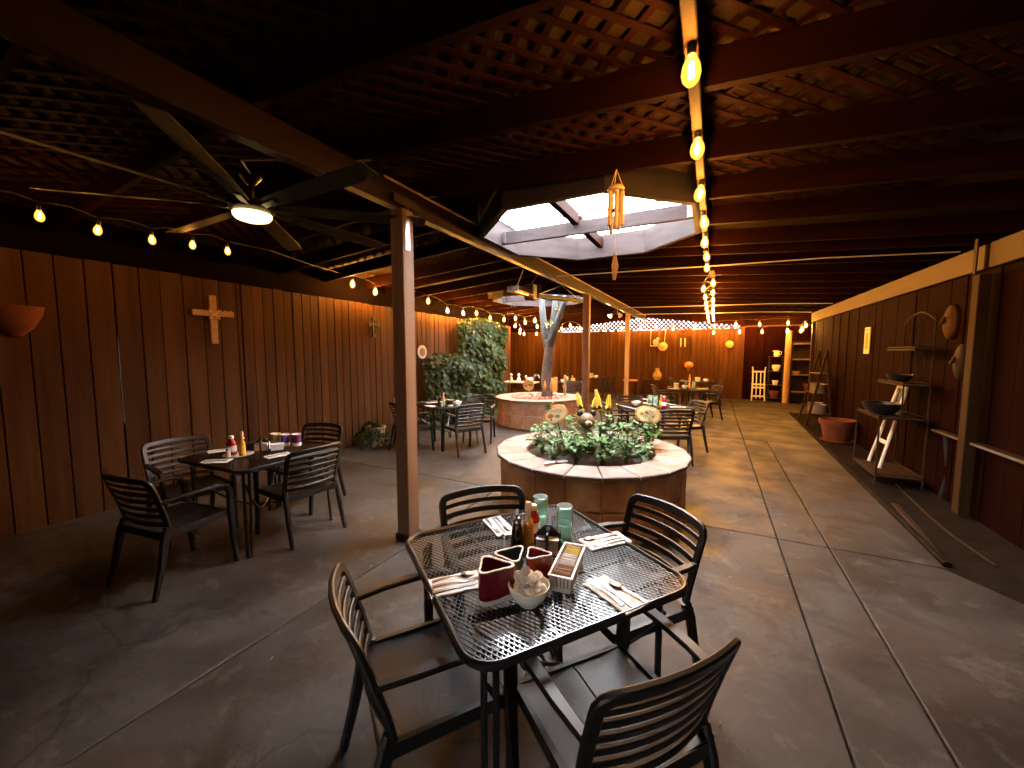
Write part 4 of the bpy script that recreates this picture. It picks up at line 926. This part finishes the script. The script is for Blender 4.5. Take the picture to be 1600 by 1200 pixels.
string('amber bulbs along the left fence running back over the ivy', [(-5.36, 4.70, 2.86), (-5.36, 5.20, 2.80), (-5.36, 6.64, 2.80), (-5.34, 7.28, 2.66), (-5.34, 7.90, 2.66), (-5.34, 8.50, 2.71), (-5.34, 9.18, 2.64), (-5.34, 9.95, 2.65), (-5.3, 10.6, 2.74)], [[(-5.2, 4.3, 2.88)], [(-5.0, 10.6, 2.7)]], 1.25, fm=fil_h)
string('amber bulbs looping across the back behind the bare tree', [(-5.0, 10.65, 2.62), (-4.67, 10.62, 2.66), (-5.2, 12.0, 2.58), (-5.75, 11.5, 2.59), (-6.1, 12.6, 2.52), (-6.6, 13.6, 2.48), (-6.9, 14.6, 2.48), (-6.6, 15.2, 2.50), (-5.1, 14.1, 2.62), (-4.3, 12.7, 2.62), (-4.4, 14.1, 2.60)], None, 1.35, fm=fil_h)
string('upper row of amber bulbs along the far fence', [(-3.2, 15.66, 2.66), (-2.5, 15.66, 2.66), (-1.95, 15.66, 2.66), (-1.35, 15.66, 2.60), (-.64, 15.66, 2.66), (.0, 15.66, 2.66), (.64, 15.5, 2.68), (1.33, 15.5, 2.66), (2.12, 15.5, 2.68)], None, 1.4)
string('lower row of amber bulbs in front of the far dark red wall', [(-.02, 15.3, 2.42), (.75, 15.3, 2.42), (1.39, 15.3, 2.41), (2.08, 15.3, 2.43), (2.36, 14.9, 2.40), (2.3, 14.3, 2.42), (2.3, 13.8, 2.50)], None, 1.4)
# fan
fn = thing('ceiling_fan', 'big eight-bladed ceiling fan with a lit round lamp, upper left', 'ceiling fan', (-3.19, 1.87, 0))
MB().lathe([(.018, 2.80), (.018, 3.02)], 10).build('downrod', M_fanm, fn, True); MB().lathe([(.07, 3.0), (.075, 2.985), (.03, 2.93)], 16).build('canopy', M_fanm, fn, True)
MB().lathe([(.05, 2.715), (.12, 2.72), (.155, 2.74), (.15, 2.79), (.08, 2.815), (.02, 2.82)], 28).build('motor_housing', M_fanm, fn, True)
MB().lathe([(.0, 2.655), (.07, 2.66), (.115, 2.675), (.13, 2.695), (.132, 2.714)], 28).build('lamp', M_fanl, fn, True)
for k in range(8):
    a = R(-47+45*k); ca, sa = math.cos(a), math.sin(a)
    P = [Vector((r_*ca, r_*sa, 2.765)) for r_ in (.20, .32, .7, 1.1, 1.30)]; nr_ = Vector((-sa*.22, ca*.22, .97))
    bl = MB().sweep(P, nr_, [.10, .125, .145, .15, .13], .008).build('blade', M_blade, fn)
    MB().sweep([Vector((.13*ca, .13*sa, 2.745)), Vector((.30*ca, .30*sa, 2.754))], nr_, .05, .008).build('blade_bracket', M_fanm, bl)
fc = tag(MB().tube([(-3.17, 1.87, 2.99), (-3.0, 1.7, 3.0), (-2.7, 1.75, 2.96), (-2.62, 1.9, 2.98), (-2.55, 2.1, 3.0), (-2.46, 2.3, 3.0), (-2.46, 2.6, 2.98)], .007, 6).build('fan_cable', M_wirew), 'loose white cable looping from the fan to the centre beam', 'cable')
# infrared heater on the centre beam
ht = thing('patio_heater', 'hanging infrared heater with a glowing orange tube on the centre beam', 'heater', (-2.62, 5.5, 0), R(90))
MB().cbox((.28, 0, 2.60), (.15, .16, .24), .008).build('control_box', M_black, ht)
MB().rings([[(-.34, -.09, 2.56), (-.34, .09, 2.56), (-.34, .05, 2.63), (-.34, -.05, 2.63)], [(.2, -.09, 2.56), (.2, .09, 2.56), (.2, .05, 2.63), (.2, -.05, 2.63)]]).build('reflector_hood', M_fanm, ht)
MB().tube([(-.30, 0, 2.548), (.19, 0, 2.548)], .011, 8).build('heating_tube', M_heat, ht, True)
for s in (-1, 1): MB().tube([(-.3, s*.085, 2.545), (.2, s*.085, 2.545)], .006, 6).build('guard_bar', M_chrome, ht)
MB().box((-.34, 0, 2.57), (.02, .18, .08)).build('end_cap', M_enam, ht)
for x in (-.2, .3): MB().tube([(x, 0, 2.63 if x < 0 else 2.72), (x, -.1, 2.86)], .005, 6).build('hanger', M_chrome, ht)
h2 = thing('patio_heater', 'dark heater bar hanging across in front of the bare tree', 'heater', (-2.62, 7.1, 0), R(64))
MB().cbox((0, 0, 2.66), (1.15, .12, .07), .008).build('body', M_black, h2); MB().tube([(-.5, 0, 2.7), (.1, .05, 2.92)], .008, 6).build('hanger', M_chrome, h2); MB().tube([(.5, 0, 2.7), (.1, .05, 2.92)], .008, 6).build('hanger', M_chrome, h2)
fd = thing('flood_lamp', 'bright twin-head flood lamp on the centre beam near the far end', 'lamp', (-2.36, 10.7, 2.62))
MB().cbox((0, 0, .10), (.10, .10, .12), .006).build('junction_box', M_black, fd)
for s, m_ in ((-1, M_flood), (1, M_white)):
    o = MB().lathe([(.02, .0), (.035, -.03), (.06, -.10), (.055, -.10), (.03, -.04)], 16, caps=False).build('shade', M_white, fd, True, (s*.09, -.03, .06)); o.rotation_euler = (R(-25), R(s*-35), 0)
    o2 = ball((0, 0, -.085), (.030, .030, .035), 12, 7).build('lamp', m_, o, True)
tag(MB().lathe([(.035, .0), (.05, .03), (.03, .09), (.012, .1)], 14).build('unlit_fixture', M_stone, None, True, (-.06, 6.3, 2.70)), 'pale unlit lamp holder at the end of the orange board', 'fixture')
# wind chime
wc = thing('wind_chime', 'bamboo wind chime hanging beside the nearer skylight', 'wind chime', (-.66, 2.92, 0))
MB().lathe([(.0, 2.80), (.055, 2.80), (.06, 2.815), (.05, 2.83), (.0, 2.835)], 16).build('top_disc', M_bamb, wc, True)
for k in range(3): a = 2.09*k; MB().tube([(.045*math.cos(a), .045*math.sin(a), 2.83), (0, 0, 2.95)], .003, 4).build('cord', M_bamb, wc)
MB().lathe([(.025, 2.66), (.025, 2.672)], 12).build('striker', M_dwood, wc)
for k in range(5): a = 1.2566*k; z_ = 2.56-.02*(k % 3); MB().tube([(.045*math.cos(a), .045*math.sin(a), 2.79), (.045*math.cos(a), .045*math.sin(a), z_)], .015, 10).build('bamboo_tube', M_bamb, wc, True)
MB().tube([(0, 0, 2.80), (0, 0, 2.36)], .002, 4).build('striker_cord', M_bamb, wc); MB().sweep([(0, 0, 2.37), (.004, 0, 2.28), (0, 0, 2.18)], (0, 1, 0), [.012, .05, .02], .006).build('wind_sail', M_pale, wc)

# ------------------------------------------------------------------ wall ornaments
def crossw(y, z, h, w, label, m, ends_=False):
    t = thing('wall_cross', label, 'cross', (-5.585, y, z)); s_ = h*.13
    MB().cbox((0, 0, 0), (.03, s_, h), .005).build('upright', m, t); MB().cbox((.012, 0, h*.13), (.03, w, s_*.9), .005).build('arm', m, t)
    if ends_:
        for dy_, dz_ in ((0, h*.47), (0, -h*.47), (w*.46, h*.13), (-w*.46, h*.13)): MB().lathe([(s_*.7, -.015), (s_*.8, 0), (s_*.7, .015)], 12).xf(Matrix.Rotation(math.pi/2, 4, 'Y')).build('rounded_end', m, t, True, (.02, dy_, dz_))
    else:
        for k in range(4):
            MB().sweep([(.022, -w*.30+.06*k, h*.13-.03), (.026, w*.05+.06*k, h*.13+.04)], (1, 0, 0), .022, .012).build('twig', m, t)
        MB().sweep([(.032, -.06, h*.2), (.034, .06, h*.02)], (1, 0, 0), .02, .01).build('binding', M_bamb, t); MB().sweep([(.032, .06, h*.2), (.034, -.06, h*.02)], (1, 0, 0), .02, .01).build('binding', M_bamb, t)
crossw(2.73, 2.06, .60, .46, 'large rustic wooden cross on the left fence', mat('rustic_cross', (.28, .15, .08), .7, c2=(.4, .24, .14), scale=12))
crossw(5.33, 2.12, .34, .22, 'small dark metal cross high on the left fence', M_fanm, True)
wr = thing('round_plaque', 'small round scalloped plaque on the left fence near the ivy', 'plaque', (-5.58, 6.68, 1.66))
for k in range(14): a = 2*math.pi*k/14; MB().lathe([(.03, -.01), (.034, 0), (.03, .012)], 8).xf(Matrix.Rotation(math.pi/2, 4, 'Y')).build('scallop', M_stone, wr, True, (.0, .12*math.cos(a), .12*math.sin(a)))
MB().lathe([(.105, -.01), (.09, .01), (.04, .02), (0, .022)], 20).xf(Matrix.Rotation(math.pi/2, 4, 'Y')).build('dish', M_bear, wr, True)
wb = thing('wall_pot', 'half-round terracotta wall pot at the left edge of the fence', 'wall pot', (-5.60, 1.14, 1.80)); rs = []
for r_, z in ((.04, 0), (.11, .08), (.16, .19), (.175, .27), (.16, .27), (.13, .16)): rs.append([(max(.0, r_*math.cos(math.pi*(k/12-.5))), r_*1.1*math.sin(math.pi*(k/12-.5)), z) for k in range(13)])
MB().rings(rs).build('wall', M_terra, wb, True)
# far fence ornaments
sun_ = thing('sun_plaque', 'sun-shaped clay plaque hanging on the far fence', 'plaque', (-1.72, 15.93, 1.86))
MB().lathe([(.17, .0), (.15, .04), (.06, .07), (0, .075)], 20).xf(Matrix.Rotation(math.pi/2, 4, 'X')).build('face', M_tan, sun_, True)
for k in range(14): a = 2*math.pi*k/14; MB().rings([[(.17*math.cos(a-.12), .0, .17*math.sin(a-.12)), (.17*math.cos(a+.12), 0, .17*math.sin(a+.12)), (.17*math.cos(a), -.04, .17*math.sin(a))], [(.28*math.cos(a-.01), 0, .28*math.sin(a-.01)), (.28*math.cos(a+.01), 0, .28*math.sin(a+.01)), (.28*math.cos(a), -.01, .28*math.sin(a))]]).build('ray', M_terra, sun_)
sg = thing('hanging_bird', 'pale carved bird on a swing hung from the far fence', 'ornament', (-1.95, 15.75, 1.9)); ball((0, 0, .12), (.11, .07, .13), 12, 8).build('body', M_stone, sg, True); ball((.07, -.02, .25), (.06, .05, .06), 10, 7).build('head', M_stone, sg, True); MB().cbox((.05, 0, -.01), (.5, .07, .04), .005).build('perch', M_stone, sg)
for s in (-.19, .29): MB().tube([(s, 0, 0), (s*1.1+.02, 0, .62)], .010, 6).build('rope', M_bamb, sg)
gd = thing('hanging_gourd', 'round orange gourd hanging low on the far fence from a dark strap', 'ornament', (-.80, 15.85, 1.15)); ball((0, 0, .03), (.16, .14, .13), 16, 9).build('gourd', mat('gourd_skin', (.55, .2, .04), .5), gd, True); MB().sweep([(0, .05, .14), (.03, .08, .6), (.02, .08, 1.1)], (0, 1, 0), [.04, .09, .06], .02).build('strap', M_dwood, gd); ball((0, 0, -.13), (.05, .05, .07), 10, 7).build('tip', M_pbrn, gd, True)
cm = thing('small_chime', 'pair of small pale tubes hanging on the far fence', 'ornament', (-1.02, 15.85, 1.85))
for s in (-.07, .07): MB().tube([(s, 0, 0), (s, 0, .32)], .02, 8).build('tube', M_stone, cm, True)
MB().box((0, 0, .34), (.22, .02, .02)).build('bar', M_dwood, cm)
msk = thing('clay_mask', 'small round clay mask on the far fence above the dark bench', 'mask', (.49, 15.93, 1.93)); MB().lathe([(.13, 0), (.12, .04), (.05, .07), (0, .072)], 16).xf(Matrix.Rotation(math.pi/2, 4, 'X')).build('face', M_owood, msk, True); MB().box((0, -.07, -.01), (.03, .04, .06)).build('nose', M_owood, msk)
# bench, vase, stool by the far fence
bn = thing('low_bench', 'low dark bench against the far fence', 'bench', (-1.75, 15.4, 0)); MB().cbox((0, 0, .60), (1.1, .4, .05), .006).build('seat', M_dwood, bn)
for sx in (-.48, .48):
    for sy in (-.15, .15): MB().box((sx, sy, .29), (.06, .06, .57)).build('leg', M_dwood, bn)
va = tag(MB().lathe([(0, 0), (.08, 0), (.15, .12), (.155, .2), (.09, .32), (.06, .38), (.085, .44), (.07, .44), (.045, .38), (0, .3)], 20, caps=False).build('clay_vase', mat('ochre_clay', (.34, .24, .07), .6), None, True, (-1.82, 15.4, .626)), 'ochre clay vase standing on the dark bench', 'vase')
stl = thing('wooden_stool', 'small wooden stool beside the pale post', 'stool', (-2.75, 15.2, 0), R(20)); MB().cbox((0, 0, .60), (.5, .34, .05), .006).build('seat', M_owood, stl)
for sx in (-.2, .2):
    for sy in (-.13, .13): MB().box((sx, sy, .287), (.05, .05, .575)).build('leg', M_dwood, stl)
# corner behind the tree
kt = thing('garden_table', 'small tiled garden table behind the tree planter by the ivy', 'table', (-5.0, 10.35, 0)); MB().cbox((0, 0, .78), (1.0, .5, .04), .005).build('top', M_stone, kt)
for sx in (-.42, .42):
    for sy in (-.2, .2): MB().tube([(sx, sy, 0), (sx*.9, sy*.9, .4), (sx, sy, .76)], .02, 8).build('leg', M_rustm, kt)
for i, (x, y, lab, m_) in enumerate(((-5.28, 10.3, 'leftmost pale figurine on the tiled garden table', M_stone), (-5.08, 10.4, 'second pale figurine on the tiled garden table', M_wlab))):
    t = thing('figurine', lab, 'figurine', (x, y, .80)); MB().lathe([(0, 0), (.06, 0), (.05, .06), (.03, .12), (.02, .15)], 12).build('body', m_, t, True); ball((0, 0, .19), (.04, .04, .045), 10, 7).build('head', m_, t, True)
t = thing('bird_figurine', 'bird figurine with a curved tail beside the tree trunk', 'figurine', (-4.70, 10.35, .80)); ball((0, 0, .07), (.13, .07, .07), 12, 8).build('body', M_stone, t, True); MB().tube([(.10, 0, .09), (.17, 0, .2), (.26, 0, .2), (.3, 0, .12)], [.03, .035, .03, .01], 8).build('tail', M_gteal, t, True); ball((-.13, 0, .15), (.04, .035, .045), 10, 7).build('head', M_stone, t, True)
brl = thing('barrel_chair', 'orange wooden barrel chair behind the tree', 'chair', (-4.15, 10.3, 0), R(-80))
for k in range(13):
    a = math.pi*(k/12)+.0; h_ = .95 if 2 < k < 10 else .8; MB().cbox((.28*math.cos(a), .28*math.sin(a), h_/2), (.025, .068, h_), .004, rz=a).build('stave', M_owood, brl)
MB().lathe([(.0, .42), (.27, .42), (.27, .46), (0, .46)], 20, caps=False).build('seat', M_owood, brl)
cs = tag(MB().lathe([(0, 0), (.045, 0), (.03, .12), (.045, .2), (.03, .3), (.04, .42), (.025, .5), (0, .51)], 12).build('carved_stake', M_pale, None, True, (-3.18, 9.05, .60)), 'pale carved stake rising beside the tree trunk', 'stake')
for i, (x, y, lab) in enumerate(((-3.36, 8.22, 'orange candle-shaped ornament left, against the tree trunk'), (-3.22, 8.26, 'pale candle-shaped ornament right, against the tree trunk'))):
    t = thing('planter_ornament', lab, 'ornament', (x, y, .56)); MB().tube([(0, 0, 0), (0, 0, .2)], .008, 6).build('stake', M_iron, t); MB().lathe([(0, .18), (.03, .22), (.035, .32), (.015, .44), (0, .47)], 12, caps=False).build('flame', M_owood if i == 0 else M_pale, t, True)
sgn_ = thing('round_sign', 'round painted sign standing beside the tree trunk', 'sign', (-3.78, 8.25, .56)); MB().tube([(0, 0, 0), (0, 0, .3)], .012, 6).build('stake', M_stone, sgn_); MB().lathe([(.13, -.012), (.14, 0), (.13, .012)], 24).xf(Matrix.Rotation(math.pi/2, 4, 'X')).build('disc', M_tan, sgn_, True, (0, 0, .34))
for x, z in ((-.06, .32), (.03, .35), (.07, .34)): ball((x, -.012, z), (.035, .006, .022), 10, 6).build('painted_mark', M_pbrn, sgn_, True)
# bucket with trailing plant by the left fence
bu = thing('cement_pot', 'pale cement pot with trailing leaves by the left fence', 'pot', (-5.28, 5.05, 0)); MB().lathe([(0, 0), (.12, 0), (.15, .30), (.165, .31), (.165, .35), (.14, .35), (.13, .30), (0, .28)], 18, caps=False).build('pot', M_stone, bu, True)
fo = MB(); q = random.Random(21)
for i in range(260):
    a = q.uniform(0, 6.28); r_ = q.uniform(.02, .30); leaf(fo, Vector((r_*math.cos(a), r_*math.sin(a)-.1, .42-r_*1.1+q.uniform(-.08, .1))), Vector((math.cos(a), math.sin(a), -.4))+rv(q)*.4, Vector((0, 0, 1))+rv(q)*.3, .08, .06)
fo.v = [(x, y, max(z, .01)) for x, y, z in fo.v]; fo.build('foliage', M_ivy, bu, True)['kind'] = 'stuff'

# ------------------------------------------------------------------ right side
tp = thing('terracotta_pot', 'wide terracotta pot and saucer on the dirt strip at right', 'pot', (2.14, 9.35, -.03)); MB().lathe([(0, 0), (.25, 0), (.27, .03), (.25, .03)], 28).build('saucer', M_terra, tp, True); MB().lathe([(0, .03), (.20, .03), (.26, .33), (.285, .33), (.29, .42), (.26, .42), (.24, .33), (0, .30)], 28, caps=False).build('pot', M_terra, tp, True)
po = thing('wall_poster', 'narrow pale framed picture on the right wall', 'picture', (2.395, 9.02, 1.86)); MB().box((0, 0, 0), (.015, .26, .46)).build('paper', mat('poster_paper', (.70, .58, .38), .8), po); MB().box((-.009, 0, -.01), (.004, .10, .28)).build('printed_picture', mat('poster_print', (.40, .16, .08), .8, c2=(.55, .32, .16), scale=14), po); MB().box((-.009, 0, .19), (.004, .18, .02)).build('printed_line', M_pbrn, po)
for y, z, lab, sy, m_ in ((6.30, 2.0, 'pale carved mask high on the right wall', .13, M_mask), (6.02, 1.55, 'long dark carved mask on the right wall by the post', .10, M_dwood)):
    t = thing('wall_mask', lab, 'mask', (2.40, y, z)); ball((0, 0, 0), (.06, sy, .20), 14, 10).build('face', m_, t, True); MB().sweep([(-.055, 0, .06), (-.085, 0, -.02)], (1, 0, 0), .03, .03).build('nose', m_, t)
    for s in (-1, 1): ball((-.05, s*.045, .05), (.012, .02, .01), 8, 6).build('eye', M_bdark, t, True)
# baker's rack
rk = thing('iron_rack', 'rusty iron plant rack with bowls against the right wall', 'rack', (2.10, 6.85, -.03))
def fr(x0, x1, y0, y1, z): return [(x0, y0, z), (x1, y0, z), (x1, y1, z), (x0, y1, z)]
for (x, y, h_) in ((-.22, -.42, .88), (-.22, .42, .88), (.22, -.42, 2.1), (.22, .42, 2.1)): MB().tube([(x, y, 0), (x, y, h_)], .011, 6).build('leg', M_rustm, rk)
for z, x0 in ((.13, -.22), (.86, -.22), (1.28, -.02), (1.72, .06)):
    MB().box((((x0+.22)/2), 0, z), (.22-x0+.02, .86, .018)).build('shelf', M_rustm, rk); MB().tube(fr(x0, .22, -.42, .42, z+.03), .008, 6, True).build('shelf_rail', M_rustm, rk)
MB().tube([(-.02, -.42, .87), (-.02, -.42, 1.3)], .009, 6).build('upright', M_rustm, rk); MB().tube([(-.02, .42, .87), (-.02, .42, 1.3)], .009, 6).build('upright', M_rustm, rk)
MB().tube([(.22, -.42+.84*k/12, 2.07+.12*math.sin(math.pi*k/12)) for k in range(13)], .011, 6).build('top_arch', M_rustm, rk)
for k in range(3): MB().tube([(.22, -.2+.2*k, 1.3), (.22, -.2+.2*k, 2.12)], .007, 6).build('back_bar', M_rustm, rk)
def dish(x, y, z, r_, h_, m, label, name='metal_bowl', cat='bowl'): return tag(MB().lathe([(0, 0), (r_*.6, 0), (r_*.95, h_*.6), (r_, h_), (r_*.95, h_), (r_*.85, h_*.5), (0, h_*.12)], 22, caps=False).build(name, m, None, True, (x, y, z)), label, cat)
dish(2.02, 6.86, .84, .2, .15, M_black, 'large black bowl on the main shelf of the iron rack'); dish(2.2, 6.95, 1.263, .13, .10, M_black, 'smaller black bowl on the upper shelf of the iron rack')
wbd = thing('folding_sign', 'white framed folding sign leaning inside the iron rack', 'sign', (2.18, 7.05, .12))
for s in (-1, 1): MB().sweep([(-.16+.0*s, s*.2-.06, .0), (.10, s*.12, 1.1)], (1, 0, 0), .05, .03).build('side_rail', M_white, wbd)
for f in (.3, .62, .98): MB().sweep([(-.16+.26*f, -.2*(1-.4*f)-.06*(1-f), 1.1*f), (-.16+.26*f, .2*(1-.4*f)-.06*(1-f), 1.1*f)], (1, 0, 0), .05, .03).build('cross_rail', M_white, wbd)
MB().rings([[(.035, -.13, .72), (.035, .12, .72), (.095, .10, 1.05), (.095, -.11, 1.05)], [(.045, -.13, .72), (.045, .12, .72), (.105, .10, 1.05), (.105, -.11, 1.05)]]).build('slate', M_black, wbd)
# folding ladder shelf
ls = thing('ladder_shelf', 'dark folding ladder shelf with enamel pots by the right wall', 'shelf', (2.12, 11.2, -.03))
for y in (-.45, .45):
    MB().sweep([(-.22, y, 0), (.10, y*.8, 1.72)], (0, 1, 0), .045, .03).build('leg', M_dwood, ls); MB().sweep([(.24, y, 0), (.10, y*.8, 1.72)], (0, 1, 0), .045, .03).build('leg', M_dwood, ls)
for z, w in ((.30, .42), (.76, .32), (1.2, .22)): MB().cbox((.05, 0, z), (w, .84, .025), .004).build('shelf', M_dwood, ls)
for i, (y, z, r_) in enumerate(((-.18, .283, .15), (.2, .283, .14), (-.15, .743, .13), (.2, .743, .12))):
    t = thing('enamel_pot', ['grey enamel pot on the bottom of the ladder shelf, nearer one', 'grey enamel pot on the bottom of the ladder shelf, farther one', 'grey enamel pot on the middle of the ladder shelf, nearer one', 'grey enamel pot on the middle of the ladder shelf, farther one'][i], 'pot', (2.17, 11.2+y, z), 0, 'enamel pots on the ladder shelf')
    MB().lathe([(0, 0), (r_, 0), (r_, .19), (r_*1.06, .2), (r_*.98, .2), (r_*.94, .18), (0, .02)], 20, caps=False).build('wall', M_enam, t, True); MB().tube([(r_, 0, .16), (r_+.05, 0, .15), (r_, 0, .11)], .008, 6).build('handle', M_enam, t)
# white sled, plant stand and open shelves at the far end
sd = thing('wooden_sled', 'white painted wooden sled leaning on the far dark wall', 'sled', (1.40, 15.62, .0))
for s in (-1, 1):
    MB().sweep([(s*.19, .0, .0), (s*.17, .08, .55), (s*.17, .16, 1.02), (s*.19, .1, 1.15)], (0, 1, 0), .04, .03).build('runner', M_white, sd); MB().sweep([(s*.06, .03, .08), (s*.06, .16, 1.0)], (0, 1, 0), .03, .015).build('deck_slat', M_white, sd)
for f in (.15, .42, .52, .92): MB().box((0, .02+.12*f, 1.08*f), (.40, .03, .05)).build('cross_bar', M_white, sd)
ps = thing('plant_stand', 'black four-tier plant stand with pots beside the log post', 'plant stand', (1.86, 15.65, 0))
for x in (-.19, .19):
    for y in (-.14, .14): MB().box((x, y, .76), (.025, .025, 1.5)).build('upright', M_black, ps)
for z in (.12, .56, 1.02, 1.5): MB().cbox((0, 0, z), (.44, .34, .025), .004).build('shelf', M_black, ps)
jg = thing('cream_jug', 'cream jug on top of the black plant stand', 'jug', (1.86, 15.58, 1.513)); MB().lathe([(0, 0), (.06, 0), (.085, .07), (.06, .15), (.065, .19), (.05, .19), (.045, .15), (0, .1)], 18, caps=False).build('body', M_cer, jg, True); MB().tube([(.06, 0, .16), (.13, 0, .15), (.12, 0, .07), (.08, 0, .05)], .010, 6).build('handle', M_cer, jg, True); MB().sweep([(-.06, 0, .15), (-.11, 0, .19)], (0, 1, 0), .03, .03).build('spout', M_cer, jg)
dish(1.86, 15.58, 1.033, .12, .20, M_cer, 'cream flowerpot on the second tier of the plant stand', 'flowerpot', 'pot'); dish(1.86, 15.58, .573, .09, .15, M_cer, 'small cream pot on the third tier of the plant stand', 'flowerpot', 'pot'); dish(1.84, 15.58, .133, .14, .24, M_terra, 'terracotta pot on the lowest tier of the plant stand', 'flowerpot', 'pot')
os_ = thing('open_shelves', 'open plank shelves in the far right corner beside the log post', 'shelves', (2.62, 15.62, 0))
for x in (-.36, .36): MB().box((x, 0, 1.0), (.04, .36, 2.0)).build('side', M_dwood, os_)
MB().box((0, .19, 1.0), (.76, .015, 2.0)).build('back_panel', M_dwood, os_)
for z in (.36, .92, 1.42, 1.92): MB().cbox((0, -.02, z), (.68, .36, .04), .004).build('shelf', M_shelf, os_)
dish(2.40, 15.55, .941, .12, .10, M_btan, 'tan bowl on the open shelves', 'clay_bowl', 'bowl'); dish(2.78, 15.55, .381, .16, .26, M_terra, 'terracotta pot on the lowest open shelf', 'flowerpot', 'pot')
# table and rails at the right edge
tr_ = thing('side_table', 'dark side table with a pale edge at the right border', 'table', (2.62, 5.0, -.03)); MB().cbox((.0, .4, .77), (.56, 1.9, .03), .005).build('top', M_dwood, tr_); MB().box((-.287, .4, .772), (.012, 1.9, .02)).build('edge_strip', M_enam, tr_)
for x in (-.22, .22):
    for y in (-.4, 1.2): MB().tube([(x, y, 0), (x*.8, y, .3), (x, y, .755)], [.03, .02, .03], 8).build('leg', M_iron, tr_, True)
tag(MB().tube([(2.12, 6.55, -.01), (2.02, 5.4, -.01), (2.0, 4.9, -.01), (2.03, 4.35, -.01)], .010, 6).build('metal_rod', M_rustm), 'thin pale rod lying on the dirt strip at right', 'rod')
tag(MB().sweep([(1.83, 5.65, -.004), (1.77, 4.9, -.004), (1.70, 4.35, -.004)], (0, 0, 1), .05, .025).build('board_offcut', M_rustm), 'weathered board offcut lying beside the walkway edge', 'board')

# ------------------------------------------------------------------ litter
lt = MB(); q = random.Random(77)
for i in range(70):
    if i < 40: a = q.uniform(0, 6.28); r_ = q.uniform(1.02, 1.9); x, y = P1[0]+r_*math.cos(a), P1[1]+r_*math.sin(a)
    else: x, y = q.uniform(-5.2, 1.5), q.uniform(.4, 9)
    leaf(lt, Vector((x, y, .006)), Vector((q.uniform(-1, 1), q.uniform(-1, 1), .12)), Vector((0, 0, 1)), q.uniform(.012, .035), q.uniform(.008, .018))
tag(lt.build('fallen_leaves', mat('dry_leaf', (.16, .085, .03), .8, c2=(.26, .16, .07), scale=9)), 'scattered dry leaf bits on the concrete floor', 'leaf litter', kind='stuff')
for i, (x, y, z, lab) in enumerate(((-1.46, 4.02, .80, 'small lilac blossom below the left pumpkin sign'), (-.93, 4.16, .80, 'small pink blossom to the right of the corn stakes'))):
    t = thing('blossom', lab, 'flower', (x, y, z)); fo = MB()
    for k in range(7): a = k*.9; leaf(fo, Vector((0, 0, 0)), Vector((math.cos(a), math.sin(a), .5)), Vector((0, 0, 1)), .032, .022)
    fo.build('petals', mat('lilac_petal' if i == 0 else 'pink_petal', (.42, .30, .52) if i == 0 else (.5, .2, .3), .6), t); MB().tube([(0, 0, -.27), (.01, 0, -.1), (0, 0, 0)], .003, 5).build('stem', M_stem, t)
